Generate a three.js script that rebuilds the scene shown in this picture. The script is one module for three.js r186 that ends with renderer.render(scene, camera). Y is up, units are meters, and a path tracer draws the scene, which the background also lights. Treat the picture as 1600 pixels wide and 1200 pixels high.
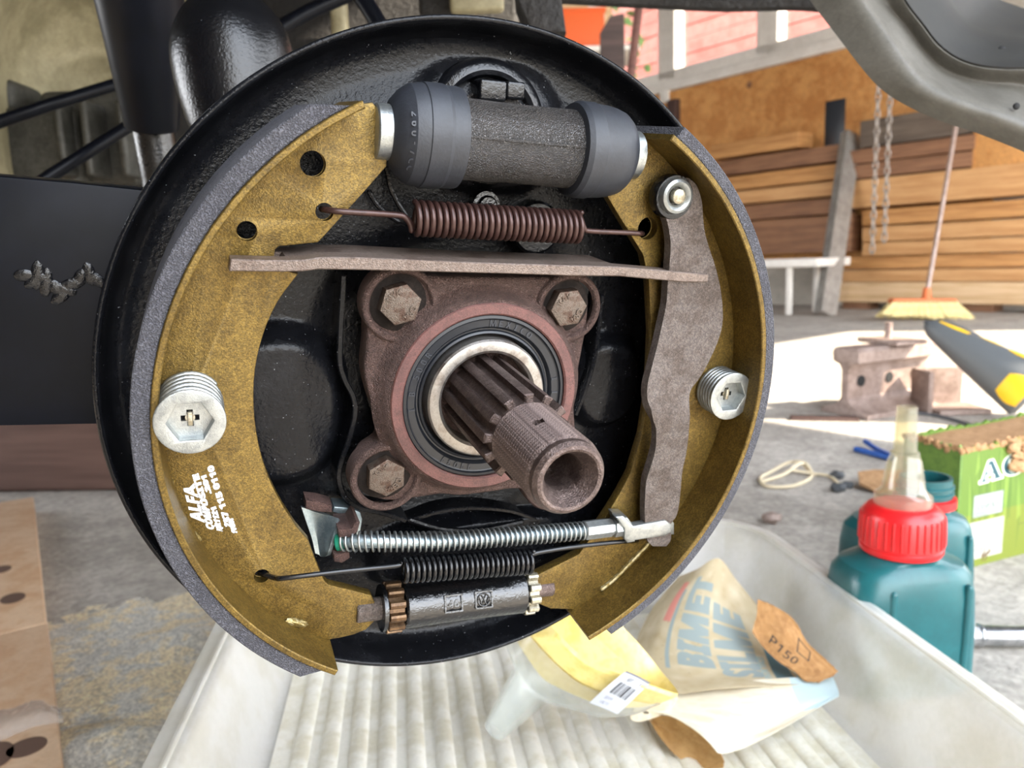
import * as THREE from 'three';
import { mergeGeometries, toCreasedNormals } from 'three/addons/utils/BufferGeometryUtils.js';
import { RoundedBoxGeometry } from 'three/addons/geometries/RoundedBoxGeometry.js';
import { TextGeometry } from 'three/addons/geometries/TextGeometry.js';
import { FontLoader } from 'three/addons/loaders/FontLoader.js';
import { Brush, Evaluator, SUBTRACTION } from 'three-bvh-csg';

// ---------------------------------------------------------------- camera, sky, sun, exposure
const scene = new THREE.Scene();
const renderer = new THREE.WebGLRenderer({ antialias: true });
renderer.toneMapping = THREE.LinearToneMapping;
renderer.toneMappingExposure = 3.7;
renderer.shadowMap.enabled = true;
const F = 1200;                                   // focal length in pixels of a 1600 x 1200 frame
const camera = new THREE.PerspectiveCamera(2 * Math.atan(600 / F) * 180 / Math.PI, 4 / 3, 0.02, 200);
const EYE = new THREE.Vector3(0, 0.42, 0);
const pitch = 9.0 * Math.PI / 180, roll = 2.0 * Math.PI / 180;
const camBack = new THREE.Vector3(0, Math.sin(pitch), Math.cos(pitch));
const camRight = new THREE.Vector3(Math.cos(roll), -Math.cos(pitch) * Math.sin(roll), Math.sin(pitch) * Math.sin(roll));
const camUp = new THREE.Vector3().crossVectors(camBack, camRight);
camera.position.copy(EYE);
camera.quaternion.setFromRotationMatrix(new THREE.Matrix4().makeBasis(camRight, camUp, camBack));
camera.focus = 0.262;
camera.userData.fStop = 17;
scene.add(camera);

{ // overcast-bright sky with a bluer zenith, same all round
  const w = 128, h = 64, d = new Float32Array(w * h * 4);
  for (let j = 0; j < h; j++) for (let i = 0; i < w; i++) {
    const el = Math.max(0, (j + 0.5) / h * 2 - 1), k = Math.pow(1 - el, 2.2), o = (j * w + i) * 4;
    d[o] = 0.74 + 0.28 * k; d[o + 1] = 0.84 + 0.19 * k; d[o + 2] = 1.0 + 0.04 * k; d[o + 3] = 1;
  }
  const sky = new THREE.DataTexture(d, w, h, THREE.RGBAFormat, THREE.FloatType);
  sky.mapping = THREE.EquirectangularReflectionMapping; sky.magFilter = THREE.LinearFilter; sky.needsUpdate = true;
  scene.background = sky;
  scene.backgroundIntensity = 2.6;
  scene.environment = null;
}
const sunDir = new THREE.Vector3(1, 0.80, 0.3).normalize();
const sun = new THREE.DirectionalLight(0xfff1dc, 6.5);
sun.target.position.set(0, 0, -2); sun.position.copy(sunDir).multiplyScalar(12).add(sun.target.position);
sun.castShadow = true; sun.shadow.mapSize.set(2048, 2048); sun.shadow.radius = 1;
Object.assign(sun.shadow.camera, { left: -9, right: 9, top: 9, bottom: -9, near: 0.5, far: 40 });
scene.add(sun, sun.target);

// ---------------------------------------------------------------- helpers
let seed = 7;
const rnd = () => { seed |= 0; seed = seed + 0x6D2B79F5 | 0; let t = Math.imul(seed ^ seed >>> 15, 1 | seed); t = t + Math.imul(t ^ t >>> 7, 61 | t) ^ t; return ((t ^ t >>> 14) >>> 0) / 4294967296; };
const rr = (a, b) => a + (b - a) * rnd();
const V = (x, y, z) => new THREE.Vector3(x, y, z);
const used = {};
const numbered = (n) => { const k = used[n] = (used[n] ?? -1) + 1; return k ? n + '_' + String(k).padStart(3, '0') : n; };
// a pixel of the photograph -> a direction / a point at a camera depth / on a level
const ray = (x, y) => V(0, 0, 0).addScaledVector(camRight, (x - 800) / F).addScaledVector(camUp, (600 - y) / F).sub(camBack);
const at = (x, y, depth) => ray(x, y).multiplyScalar(depth).add(EYE);
const onLevel = (x, y, h = 0) => { const d = ray(x, y); return EYE.clone().addScaledVector(d, (h - EYE.y) / d.y); };

// the brake's own frame: millimetres, z along the axle towards the viewer, origin on the axle at the shoes' front edge
const BC = V(-93.387, 92.036, 231.744);
const BM = [[0.9278, 0.0611, -0.368], [0.0611, 0.9483, 0.3115], [0.368, -0.3115, 0.8761]];
const camM = new THREE.Matrix4().makeBasis(camRight, camUp, camBack);
const brakeRot = camM.clone().multiply(new THREE.Matrix4().set(BM[0][0], BM[1][0], BM[2][0], 0, BM[0][1], BM[1][1], BM[2][1], 0, BM[0][2], BM[1][2], BM[2][2], 0, 0, 0, 0, 1));
const brakeQ = new THREE.Quaternion().setFromRotationMatrix(brakeRot);
const brakeM = new THREE.Matrix4().setPosition(EYE).multiply(new THREE.Matrix4().makeRotationFromQuaternion(brakeQ)).multiply(new THREE.Matrix4().makeScale(.001, .001, .001)).multiply(new THREE.Matrix4().makeTranslation(-BC.x, -BC.y, -BC.z));
const bp = (px, py, z) => {
  const c = [(px - 800) / F, (600 - py) / F, -1], d = BM.map((r) => r[0] * c[0] + r[1] * c[1] + r[2] * c[2]), t = (z - BC.z) / d[2];
  return [BC.x + d[0] * t, BC.y + d[1] * t];
};
const bp3 = (px, py, z) => V(...bp(px, py, z), z);
const bdepth = (p) => -((p.x - BC.x) * BM[0][2] + (p.y - BC.y) * BM[1][2] + (p.z - BC.z) * BM[2][2]);
const bmm = (px, py, z, npx) => npx * bdepth(bp3(px, py, z)) / F;         // a length in pixels there, in mm
const outl = (pts, z) => pts.map(([x, y]) => bp(x, y, z));

function boxUV(g) {
  const p = g.attributes.position, n = p.count, uv = new Float32Array(n * 2), a = V(), b = V(), c = V();
  for (let i = 0; i < n; i += 3) {
    a.fromBufferAttribute(p, i); b.fromBufferAttribute(p, i + 1); c.fromBufferAttribute(p, i + 2);
    const e = b.clone().sub(a).cross(c.clone().sub(a)), ax = Math.abs(e.x), ay = Math.abs(e.y), az = Math.abs(e.z);
    [a, b, c].forEach((v, k) => {
      const [s, t] = az >= ax && az >= ay ? [v.x, v.y] : ax >= ay ? [v.z, v.y] : [v.x, v.z];
      uv[(i + k) * 2] = s; uv[(i + k) * 2 + 1] = t;
    });
  }
  g.setAttribute('uv', new THREE.BufferAttribute(uv, 2));
  return g;
}
function tag(o, label, category, group, kind) {
  if (label) o.userData.label = label;
  if (category) o.userData.category = category;
  if (group) o.userData.group = group;
  if (kind) o.userData.kind = kind;
  return o;
}
function thing(name, label, category, pos, quat, group) {
  const o = new THREE.Group(); o.name = numbered(name);
  o.position.copy(pos); if (quat) o.quaternion.copy(quat);
  scene.add(o); o.updateMatrixWorld(true);
  return tag(o, label, category, group);
}
const toBrake = (x, y, z) => V(x, y, z).applyMatrix4(brakeM);
const brakeThing = (name, label, category, base, group) => thing(name, label, category, toBrake(...base), brakeQ, group);
function shared(parent, name, geo, mat) {
  const m = new THREE.Mesh(geo, mat); m.name = name; m.castShadow = m.receiveShadow = true; parent.add(m); m.updateMatrixWorld(true);
  return m;
}
// geo is in world metres; opt.crease (radians) or 'keep' for the geometry's own normals; opt.uv 'keep' keeps its uv
function part(parent, name, geo, mat, opt = {}) {
  let g = Array.isArray(geo) ? merge(geo) : geo;
  g.applyMatrix4(parent.matrixWorld.clone().invert());
  const keepUV = opt.uv === 'keep';
  if (opt.crease === 'keep') { if (g.index) g = g.toNonIndexed(); }
  else { const old = g; g.scale(1000, 1000, 1000); g = toCreasedNormals(g, opt.crease ?? 0.6); g.scale(.001, .001, .001); if (keepUV && old.attributes.uv && !g.attributes.uv) g.setAttribute('uv', old.attributes.uv); }
  if (!keepUV) boxUV(g);
  return shared(parent, name, g, mat);
}
const merge = (list) => mergeGeometries(list.map((g) => { const q = g.index ? g.toNonIndexed() : g.clone(); for (const k of Object.keys(q.attributes)) if (k !== 'position' && k !== 'normal' && k !== 'uv') q.deleteAttribute(k); if (!q.attributes.normal) q.computeVertexNormals(); if (!q.attributes.uv) q.setAttribute('uv', new THREE.BufferAttribute(new Float32Array(q.attributes.position.count * 2), 2)); q.morphAttributes = {}; return q; }), false);
const bpart = (parent, name, geo, mat, opt) => { const g = Array.isArray(geo) ? merge(geo) : geo; g.applyMatrix4(brakeM); return part(parent, name, g, mat, opt); };

// geometry builders (any unit)
function ext(poly, z0, z1, { bevel = 0, holes = [], seg = 2 } = {}) {
  const s = new THREE.Shape(poly.map(([x, y]) => new THREE.Vector2(x, y)));
  for (const h of holes) {
    const path = new THREE.Path();
    if (h.r) path.absarc(h.x, h.y, h.r, 0, Math.PI * 2, true); else path.setFromPoints(h.map(([x, y]) => new THREE.Vector2(x, y)));
    s.holes.push(path);
  }
  const g = new THREE.ExtrudeGeometry(s, { depth: z1 - z0 - 2 * bevel, bevelEnabled: bevel > 0, bevelSize: bevel, bevelThickness: bevel, bevelOffset: -bevel, bevelSegments: seg, curveSegments: 28 });
  return g.translate(0, 0, z0 + bevel);
}
const lat = (prof, seg = 64, cx = 0, cy = 0) => new THREE.LatheGeometry(prof.map(([r, z]) => new THREE.Vector2(r, z)), seg).rotateX(Math.PI / 2).translate(cx, cy, 0);
function frame(A, B, upHint = V(0, 0, 1)) {   // matrix: x along A->B
  const x = B.clone().sub(A).normalize(), y = new THREE.Vector3().crossVectors(upHint, x).normalize(), z = new THREE.Vector3().crossVectors(x, y);
  return new THREE.Matrix4().makeBasis(x, y, z).setPosition(A);
}
const latAxis = (prof, A, B, seg = 48, hint) => new THREE.LatheGeometry(prof.map(([r, t]) => new THREE.Vector2(r, t)), seg).rotateZ(-Math.PI / 2).applyMatrix4(frame(A, B, hint)); // profile [r, distance along]
const curve = (pts, tension = 0.5, closed = false) => new THREE.CatmullRomCurve3(pts, closed, 'catmullrom', tension);
function capTube(pts, r, n = 40, sides = 10, tension = 0.5) {
  const c = pts instanceof THREE.Curve ? pts : curve(pts, tension), g = new THREE.TubeGeometry(c, n, r, sides, false);
  const caps = [0, 1].map((t) => new THREE.SphereGeometry(r, sides, 6).translate(...c.getPoint(t).toArray()));
  return merge([g, ...caps]);
}
class Coil extends THREE.Curve {
  constructor(path, R, turns, phase = 0, up = V(0, 0, 1)) { super(); Object.assign(this, { path, R, turns, phase, up }); }
  getPoint(t, o = new THREE.Vector3()) {
    const c = this.path.getPointAt(t), d = this.path.getTangentAt(t), a = new THREE.Vector3().crossVectors(this.up, d).normalize(), b = new THREE.Vector3().crossVectors(d, a);
    const w = this.phase + t * this.turns * Math.PI * 2;
    return o.copy(c).addScaledVector(a, Math.cos(w) * this.R).addScaledVector(b, Math.sin(w) * this.R);
  }
  getPointAt(t, o) { return this.getPoint(t, o); }
  getTangentAt(t, o) { return this.getTangent(t, o); }
}
const coil = (path, R, r, turns, phase = 0, per = 20, up) => capTube(new Coil(path instanceof THREE.Curve ? path : curve(path), R, turns, phase, up), r, Math.round(turns * per), 8);
const spline2 = (pts, n, closed = false) => curve(pts.map(([x, y]) => V(x, y, 0)), 0.5, closed).getPoints(n).map((p) => [p.x, p.y]);
const arc = (cx, cy, R, a0, a1, n) => Array.from({ length: n + 1 }, (_, i) => { const a = a0 + (a1 - a0) * i / n; return [cx + R * Math.cos(a), cy + R * Math.sin(a)]; });
function grid(nu, nv, fn) {                       // fn(u, v) -> Vector3
  const g = new THREE.PlaneGeometry(1, 1, nu, nv), p = g.attributes.position;
  for (let j = 0; j <= nv; j++) for (let i = 0; i <= nu; i++) { const q = fn(i / nu, j / nv); p.setXYZ(j * (nu + 1) + i, q.x, q.y, q.z); }
  g.computeVertexNormals();
  return g;
}
// a surface through rows of points, given thickness t (so it is a closed sheet)
function sheet(rows, nu, nv, t, bump = null) {
  const cs = rows.map((r) => curve(r));
  const S = (u, v) => { const pts = cs.map((c) => c.getPoint(u)); const q = curve(pts).getPoint(v); if (bump) q.add(bump(u, v)); return q; };
  const front = grid(nu, nv, S);
  const P = front.attributes.position, N = front.attributes.normal, back = front.clone(), B = back.attributes.position;
  for (let i = 0; i < P.count; i++) B.setXYZ(i, P.getX(i) - N.getX(i) * t, P.getY(i) - N.getY(i) * t, P.getZ(i) - N.getZ(i) * t);
  const ix = back.index.array; for (let i = 0; i < ix.length; i += 3) { const k = ix[i]; ix[i] = ix[i + 1]; ix[i + 1] = k; }
  const edge = []; const id = (i, j) => j * (nu + 1) + i;
  for (let i = 0; i < nu; i++) { edge.push([id(i, 0), id(i + 1, 0)], [id(i + 1, nv), id(i, nv)]); }
  for (let j = 0; j < nv; j++) { edge.push([id(nu, j), id(nu, j + 1)], [id(0, j + 1), id(0, j)]); }
  const pos = []; const uvs = []; const UV = front.attributes.uv;
  for (const [a, b] of edge) {
    const A = [P.getX(a), P.getY(a), P.getZ(a)], Bq = [P.getX(b), P.getY(b), P.getZ(b)], A2 = [B.getX(a), B.getY(a), B.getZ(a)], B2 = [B.getX(b), B.getY(b), B.getZ(b)];
    pos.push(...A, ...A2, ...Bq, ...Bq, ...A2, ...B2); for (const q of [a, a, b, b, a, b]) uvs.push(UV.getX(q), UV.getY(q));
  }
  const e = new THREE.BufferGeometry(); e.setAttribute('position', new THREE.Float32BufferAttribute(pos, 3)); e.setAttribute('uv', new THREE.Float32BufferAttribute(uvs, 2)); e.computeVertexNormals();
  back.computeVertexNormals();
  return merge([front, back, e]);
}
const box = (w, h, d, x = 0, y = 0, z = 0, r = 0) => (r ? new RoundedBoxGeometry(w, h, d, 2, r) : new THREE.BoxGeometry(w, h, d)).translate(x, y, z);
const font = await new FontLoader().loadAsync('fonts/droid/droid_sans_bold.typeface.json');
const text = (s, size, depth) => { const g = new TextGeometry(s, { font, size, depth, curveSegments: 3, bevelEnabled: false }); g.computeBoundingBox(); const b = g.boundingBox; return g.translate(-(b.min.x + b.max.x) / 2, -(b.min.y + b.max.y) / 2, 0); };

// ---------------------------------------------------------------- textures and materials
const hash = (x, y, s) => { let h = Math.imul(x, 374761393) + Math.imul(y, 668265263) + Math.imul(s, 974711) | 0; h = Math.imul(h ^ h >>> 13, 1274126177); return ((h ^ h >>> 16) >>> 0) / 4294967296; };
function noise(N, cx, cy, oct, s) {               // periodic value noise, 0..1
  const a = new Float32Array(N * N); let amp = 1, tot = 0;
  for (let o = 0; o < oct; o++, cx *= 2, cy *= 2, amp *= 0.55) {
    tot += amp;
    for (let j = 0; j < N; j++) { const y = j / N * cy, y0 = Math.floor(y), fy = y - y0, sy = fy * fy * (3 - 2 * fy);
      for (let i = 0; i < N; i++) { const x = i / N * cx, x0 = Math.floor(x), fx = x - x0, sx = fx * fx * (3 - 2 * fx), x1 = (x0 + 1) % cx, y1 = (y0 + 1) % cy;
        a[j * N + i] += amp * ((hash(x0, y0, s + o) * (1 - sx) + hash(x1, y0, s + o) * sx) * (1 - sy) + (hash(x0, y1, s + o) * (1 - sx) + hash(x1, y1, s + o) * sx) * sy); } } }
  for (let i = 0; i < a.length; i++) a[i] /= tot;
  return a;
}
function dataTex(N, fn, srgb, tile) {
  const d = new Uint8Array(N * N * 4);
  for (let i = 0; i < N * N; i++) { const c = fn(i); d[i * 4] = Math.max(0, Math.min(255, c[0])); d[i * 4 + 1] = Math.max(0, Math.min(255, c[1] ?? c[0])); d[i * 4 + 2] = Math.max(0, Math.min(255, c[2] ?? c[0])); d[i * 4 + 3] = 255; }
  const t = new THREE.DataTexture(d, N, N); t.wrapS = t.wrapT = THREE.RepeatWrapping; t.magFilter = THREE.LinearFilter; t.minFilter = THREE.LinearMipmapLinearFilter; t.generateMipmaps = true;
  if (srgb) t.colorSpace = THREE.SRGBColorSpace;
  t.repeat.set(1 / tile, 1 / tile); t.needsUpdate = true;
  return t;
}
const retile = (t, tile, tv) => { const c = t.clone(); c.repeat.set(1 / tile, 1 / (tv ?? tile)); c.needsUpdate = true; return c; };
const mixc = (a, b, k) => a.map((v, i) => v + (b[i] - v) * k);
const sm = (a, b, x) => { const t = Math.max(0, Math.min(1, (x - a) / (b - a))); return t * t * (3 - 2 * t); };
const NF = noise(512, 96, 96, 3, 11), NM = noise(512, 20, 20, 4, 22), NL = noise(512, 5, 5, 5, 33), NV = noise(512, 200, 200, 1, 44);
const hexrgb = (h) => [h >> 16, h >> 8 & 255, h & 255];
// mottled colour: base, second colour in patches, fine grain amount, specks
function mottle(base, second, patch, grain, tile, speck = null, speckDensity = 0) {
  const A = hexrgb(base), B = hexrgb(second);
  const t = dataTex(512, (i) => {
    const k = sm(patch[0], patch[1], NL[i] * 0.6 + NM[i] * 0.4), g = 1 + (NF[i] - 0.5) * 2 * grain;
    let c = mixc(A, B, k).map((v) => v * g);
    if (speck && NV[i] > 1 - speckDensity) c = mixc(c, hexrgb(speck), Math.min(1, (NV[i] - 1 + speckDensity) / speckDensity * 2));
    return c;
  }, true, tile);
  return t;
}
const bumpFine = dataTex(512, (i) => [NF[i] * 255], false, 0.03);
const bumpLump = dataTex(512, (i) => [(NM[i] * 0.8 + NF[i] * 0.2) * 255], false, 0.03);
const bumpBroad = dataTex(512, (i) => [NL[i] * 255], false, 0.3);
const bumpCast = dataTex(512, (i) => [sm(0.3, 0.7, NF[i]) * 255], false, 0.02);
const std = (o) => new THREE.MeshStandardMaterial(o);
const phys = (o) => new THREE.MeshPhysicalMaterial(o);
const M = {
  blackPaint: phys({ map: mottle(0x0b0c0f, 0x0f1013, [0.3, 0.7], 0.1, 0.1, 0xa9acb0, 0.012), roughness: 0.22, bumpMap: retile(bumpLump, 0.02), bumpScale: 0.0002 }),
  blackDusty: phys({ specularIntensity: 0.42, map: mottle(0x0f1013, 0x191a1d, [0.4, 0.75], 0.15, 0.1, 0xb8bbbf, 0.03), roughness: 0.2, bumpMap: retile(bumpLump, 0.02), bumpScale: 0.0002 }),
  blackSmooth: phys({ map: mottle(0x0a0c11, 0x0e1017, [0.35, 0.7], 0.06, 0.2, 0x8a8d92, 0.0015), roughness: 0.36, specularIntensity: 0.25 }),
  blackGloss: phys({ ior: 1.75, color: 0x08090b, roughness: 0.16, bumpMap: retile(bumpLump, 0.02), bumpScale: 0.00025 }),
  castBlack: phys({ ior: 1.9, map: mottle(0x2a2827, 0x35312f, [0.3, 0.7], 0.25, 0.03), roughness: 0.26, metalness: 0.3, bumpMap: retile(bumpCast, 0.022), bumpScale: 0.00035 }),
  gold: std({ map: mottle(0x6c5829, 0x5a4820, [0.35, 0.7], 0.35, 0.04, 0xa8925a, 0.03), roughness: 0.44, metalness: 0.55, bumpMap: retile(bumpFine, 0.03), bumpScale: 0.00012 }),
  goldEdge: std({ map: mottle(0xb58a1e, 0x8a6414, [0.35, 0.7], 0.3, 0.03), roughness: 0.5, metalness: 0.5, bumpMap: retile(bumpFine, 0.03), bumpScale: 0.0002 }),
  lining: std({ map: mottle(0x48484f, 0x535359, [0.3, 0.7], 0.35, 0.03, 0x8b8c90, 0.03), roughness: 0.85, bumpMap: retile(bumpCast, 0.03), bumpScale: 0.0006 }),
  rubber: std({ map: mottle(0x25282e, 0x2c2f36, [0.3, 0.75], 0.08, 0.08), roughness: 0.5, bumpMap: retile(bumpFine, 0.05), bumpScale: 0.00005 }),
  sealRubber: std({ map: mottle(0x14171d, 0x1b1e24, [0.3, 0.75], 0.1, 0.05), roughness: 0.38 }),
  zinc: std({ map: mottle(0xa9adac, 0x94999a, [0.35, 0.7], 0.08, 0.02), roughness: 0.34, metalness: 0.85, bumpMap: retile(bumpFine, 0.02), bumpScale: 0.00006 }),
  zincBlue: std({ map: mottle(0xa9b6bb, 0x8fa0a8, [0.35, 0.7], 0.12, 0.02), roughness: 0.35, metalness: 0.85 }),
  pinZinc: std({ map: mottle(0xb9b3a2, 0x8e8672, [0.35, 0.7], 0.2, 0.01), roughness: 0.4, metalness: 0.8 }),
  rustSteel: std({ map: mottle(0x6c635e, 0x5a4f48, [0.35, 0.7], 0.3, 0.05, 0xb0a59c, 0.03), roughness: 0.6, metalness: 0.35, bumpMap: retile(bumpCast, 0.02), bumpScale: 0.00025 }),
  barSteel: std({ map: mottle(0x70635b, 0x56473f, [0.45, 0.7], 0.2, 0.05), roughness: 0.5, metalness: 0.4, bumpMap: retile(bumpFine, 0.03), bumpScale: 0.0002 }),
  primer: std({ map: mottle(0x64504a, 0x51403b, [0.35, 0.7], 0.3, 0.04), roughness: 0.42, metalness: 0.3, bumpMap: retile(bumpCast, 0.02), bumpScale: 0.0004 }),
  primerRed: std({ map: mottle(0x63403b, 0x523531, [0.35, 0.7], 0.2, 0.03), roughness: 0.6, bumpMap: retile(bumpFine, 0.03), bumpScale: 0.0001 }),
  boltSteel: std({ map: mottle(0x63584f, 0x4f3c32, [0.42, 0.68], 0.25, 0.02), roughness: 0.45, metalness: 0.6, bumpMap: retile(bumpFine, 0.02), bumpScale: 0.0002 }),
  shaft: std({ map: mottle(0x6e605b, 0x514440, [0.35, 0.7], 0.3, 0.03), roughness: 0.42, metalness: 0.7, bumpMap: retile(bumpFine, 0.02), bumpScale: 0.00025 }),
  sleeve: std({ map: mottle(0x9a9691, 0x776e67, [0.5, 0.75], 0.1, 0.04), roughness: 0.36, metalness: 0.8 }),
  springBrown: std({ map: mottle(0x432e2a, 0x372522, [0.35, 0.7], 0.15, 0.02), roughness: 0.33, metalness: 0.35 }),
  springBlack: std({ color: 0x0c0d10, roughness: 0.2 }),
  bronze: std({ map: mottle(0x6e573f, 0x4a3829, [0.35, 0.7], 0.3, 0.02), roughness: 0.35, metalness: 0.75 }),
  rust: std({ map: mottle(0x5d4640, 0x45322e, [0.35, 0.7], 0.3, 0.02), roughness: 0.6, metalness: 0.3, bumpMap: retile(bumpCast, 0.02), bumpScale: 0.0004 }),
  weld: std({ map: mottle(0x9c9272, 0x6c5a2a, [0.35, 0.7], 0.4, 0.01), roughness: 0.4, metalness: 0.6 }),
  green: std({ color: 0x0b6b52, roughness: 0.4 }),
  counterboreShade: phys({ specularIntensity: 0.2, map: mottle(0x1d1917, 0x2a2421, [0.35, 0.7], 0.3, 0.03), roughness: 0.75 }),  // dark tone that puts counterbore shade into the colour
  darkHole: std({ color: 0x0a0a0a, roughness: 0.8 }),
};

// ================================================================ the brake (all in brake millimetres)
const O = { x: 1.56, y: -2.14 };
const ang = (px, py, z) => { const [x, y] = bp(px, py, z); let a = Math.atan2(y - O.y, x - O.x); return a; };
const wrap = (a) => a < 0 ? a + Math.PI * 2 : a;
const WEB = -18;                                   // front face of the shoe webs
const sector = (r0, r1, a0, a1, n = 72, chamfer0 = 0, chamfer1 = 0) => [...arc(O.x, O.y, r0, a0, a1, n), ...arc(O.x, O.y, r1, a1 - chamfer1, a0 + chamfer0, n)];

// ---- backing plate
{
  const t = brakeThing('backing_plate', 'large round black-painted steel backing plate carrying all the brake parts', 'backing plate', [0, -127, -50]);
  const prof = [[127.4, -47], [128.0, -40], [127.9, -33.5], [127.1, -32.6], [126.0, -33.2], [125.2, -37], [123.8, -44], [121, -47.5], [117.5, -48.6], [112, -48.6], [107, -47], [101, -44.6], [94, -44], [86, -44], [78, -44], [70, -44], [64, -44.4], [58, -46], [53, -47], [48, -47], [43, -47], [38, -47], [36.5, -49]];
  const bl = bp(432, 640, -40), br = bp(948, 598, -40), bb = bp(735, 852, -42), bt = bp(765, 200, -44);
  const bump = (x, y) => {
    const e = (c, rx, ry, h, p = 2.4) => { const q = Math.pow(Math.abs((x - c[0]) / rx), p) + Math.pow(Math.abs((y - c[1]) / ry), p); return h * sm(1, 0.45, q); };
    return e(bl, 27, 33, 9) + e(br, 17, 22, 8) + e(bb, 46, 15, 7, 4) + e(bt, 30, 24, 3, 3);
  };
  const pc = curve(prof.map(([r, z]) => V(r, z, 0)), 0.35);
  const samples = Array.from({ length: 121 }, (_, i) => pc.getPointAt(i / 120));
  const S = (off) => (u, v) => { const p = samples[Math.round(v * 120)], a = u * Math.PI * 2, x = p.x * Math.cos(a), y = p.x * Math.sin(a); return V(x, y, p.y + (p.x < 118 ? bump(x, y) : 0) + off); };
  const frontG = grid(288, 120, S(0));
  const backG = grid(144, 60, (u, v) => { const p = S(-1.8)(u, v); if (v < 0.08) { const k = 1 - 1.2 / 128; p.x *= k; p.y *= k; } return p; });
  bpart(t, 'pan', [frontG, backG], M.blackDusty, { crease: 'keep' });
  // rolled flanges beside the bearing cover
  const ribbon = (pts, w, z0, z1) => { const c = curve(outl(pts, z1).map(([x, y]) => V(x, y, 0))).getSpacedPoints(50); const L = [], R = []; c.forEach((p, i) => { const q = c[Math.min(i + 1, 50)].clone().sub(c[Math.max(i - 1, 0)]).normalize(); L.push([p.x - q.y * w / 2, p.y + q.x * w / 2]); R.unshift([p.x + q.y * w / 2, p.y - q.x * w / 2]); }); return ext([...L, ...R], z0, z1, { bevel: 0.35, seg: 1 }); };
  bpart(t, 'flange', ribbon([[537, 430], [535, 470], [532, 530], [532, 570], [540, 596], [553, 622], [555, 650], [545, 690], [532, 728], [530, 752], [540, 778], [562, 794], [600, 803], [636, 815]], 2.0, -49, -33), M.blackDusty);
  bpart(t, 'flange', ribbon([[942, 462], [937, 510], [930, 560], [915, 612], [900, 650]], 1.8, -49, -34), M.blackDusty);
  bpart(t, 'flange', ribbon([[640, 815], [690, 800], [740, 795], [800, 800], [850, 818]], 1.8, -49, -37), M.blackDusty);
  // raised ring and mounting block behind the wheel cylinder
  const c = bp(762, 196, -42);
  bpart(t, 'mounting_ring', lat([[23, -46], [22.2, -42.5], [20.5, -40.8], [18.5, -40.2], [17, -41], [16, -43], [15.5, -46]], 64, ...c), M.blackPaint);
  bpart(t, 'mounting_block', [box(10, 7, 12, bp(765, 140, -38)[0], bp(765, 142, -38)[1], -40, 1), box(7, 6, 12, bp(800, 140, -38)[0], bp(800, 142, -38)[1], -40, 1)], M.blackPaint);
  bpart(t, 'guide_bolt', lat([[0, -36], [3.2, -36.2], [3.8, -37], [3.8, -38], [5.2, -38.2], [5.2, -48]], 24, ...bp(762, 322, -37)), M.blackGloss);
  for (const q of [[[604, 262], [610, 292], [622, 318], [634, 336]], [[577, 300], [588, 318], [604, 334], [622, 346]]]) bpart(t, 'pressed_ridge', capTube(q.map(([x, y]) => bp3(x, y, -39)), 0.9, 24, 8), M.blackPaint);
  bpart(t, 'hose_boss', lat([[0, -37], [9, -37.2], [10, -38], [10, -49]], 32, ...bp(838, 356, -38)), M.blackPaint);
  bpart(t, 'pressed_ridge', capTube([[640, 812], [690, 826], [750, 828], [815, 815]].map(([x, y]) => bp3(x, y, -36)), 1.2, 30, 8), M.blackPaint);
}

// ---- brake shoes
function shoe(base, label, webPts, holes, aT0, aT1, aL0, aL1, ch0, ch1, webA0, webA1, side) {
  const t = brakeThing('brake_shoe', label, 'brake shoe', base);
  const innerEdge = outl(webPts, WEB);
  const back = arc(O.x, O.y, 109.6, webA1, webA0, 64);
  bpart(t, 'web', ext([...innerEdge, ...back], WEB - 4.5, WEB, { bevel: 0.4, holes: holes.map(([x, y, r]) => ({ x: bp(x, y, WEB)[0], y: bp(x, y, WEB)[1], r: bmm(x, y, WEB, r) })), seg: 2 }), M.gold, { crease: 0.5 });
  bpart(t, 'rim', ext(sector(109.2, 111.4, aT0, aT1), -39, 0, { bevel: 0.35, seg: 1 }), M.gold, { crease: 0.5 });
  bpart(t, 'lining', ext(sector(111.5, side < 0 ? 116.8 : 115.9, aL0, aL1, 72, ch0, ch1), -38.4, -0.7, { bevel: 0.4, seg: 1 }), M.lining, { crease: 0.5 });
  return t;
}
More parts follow.
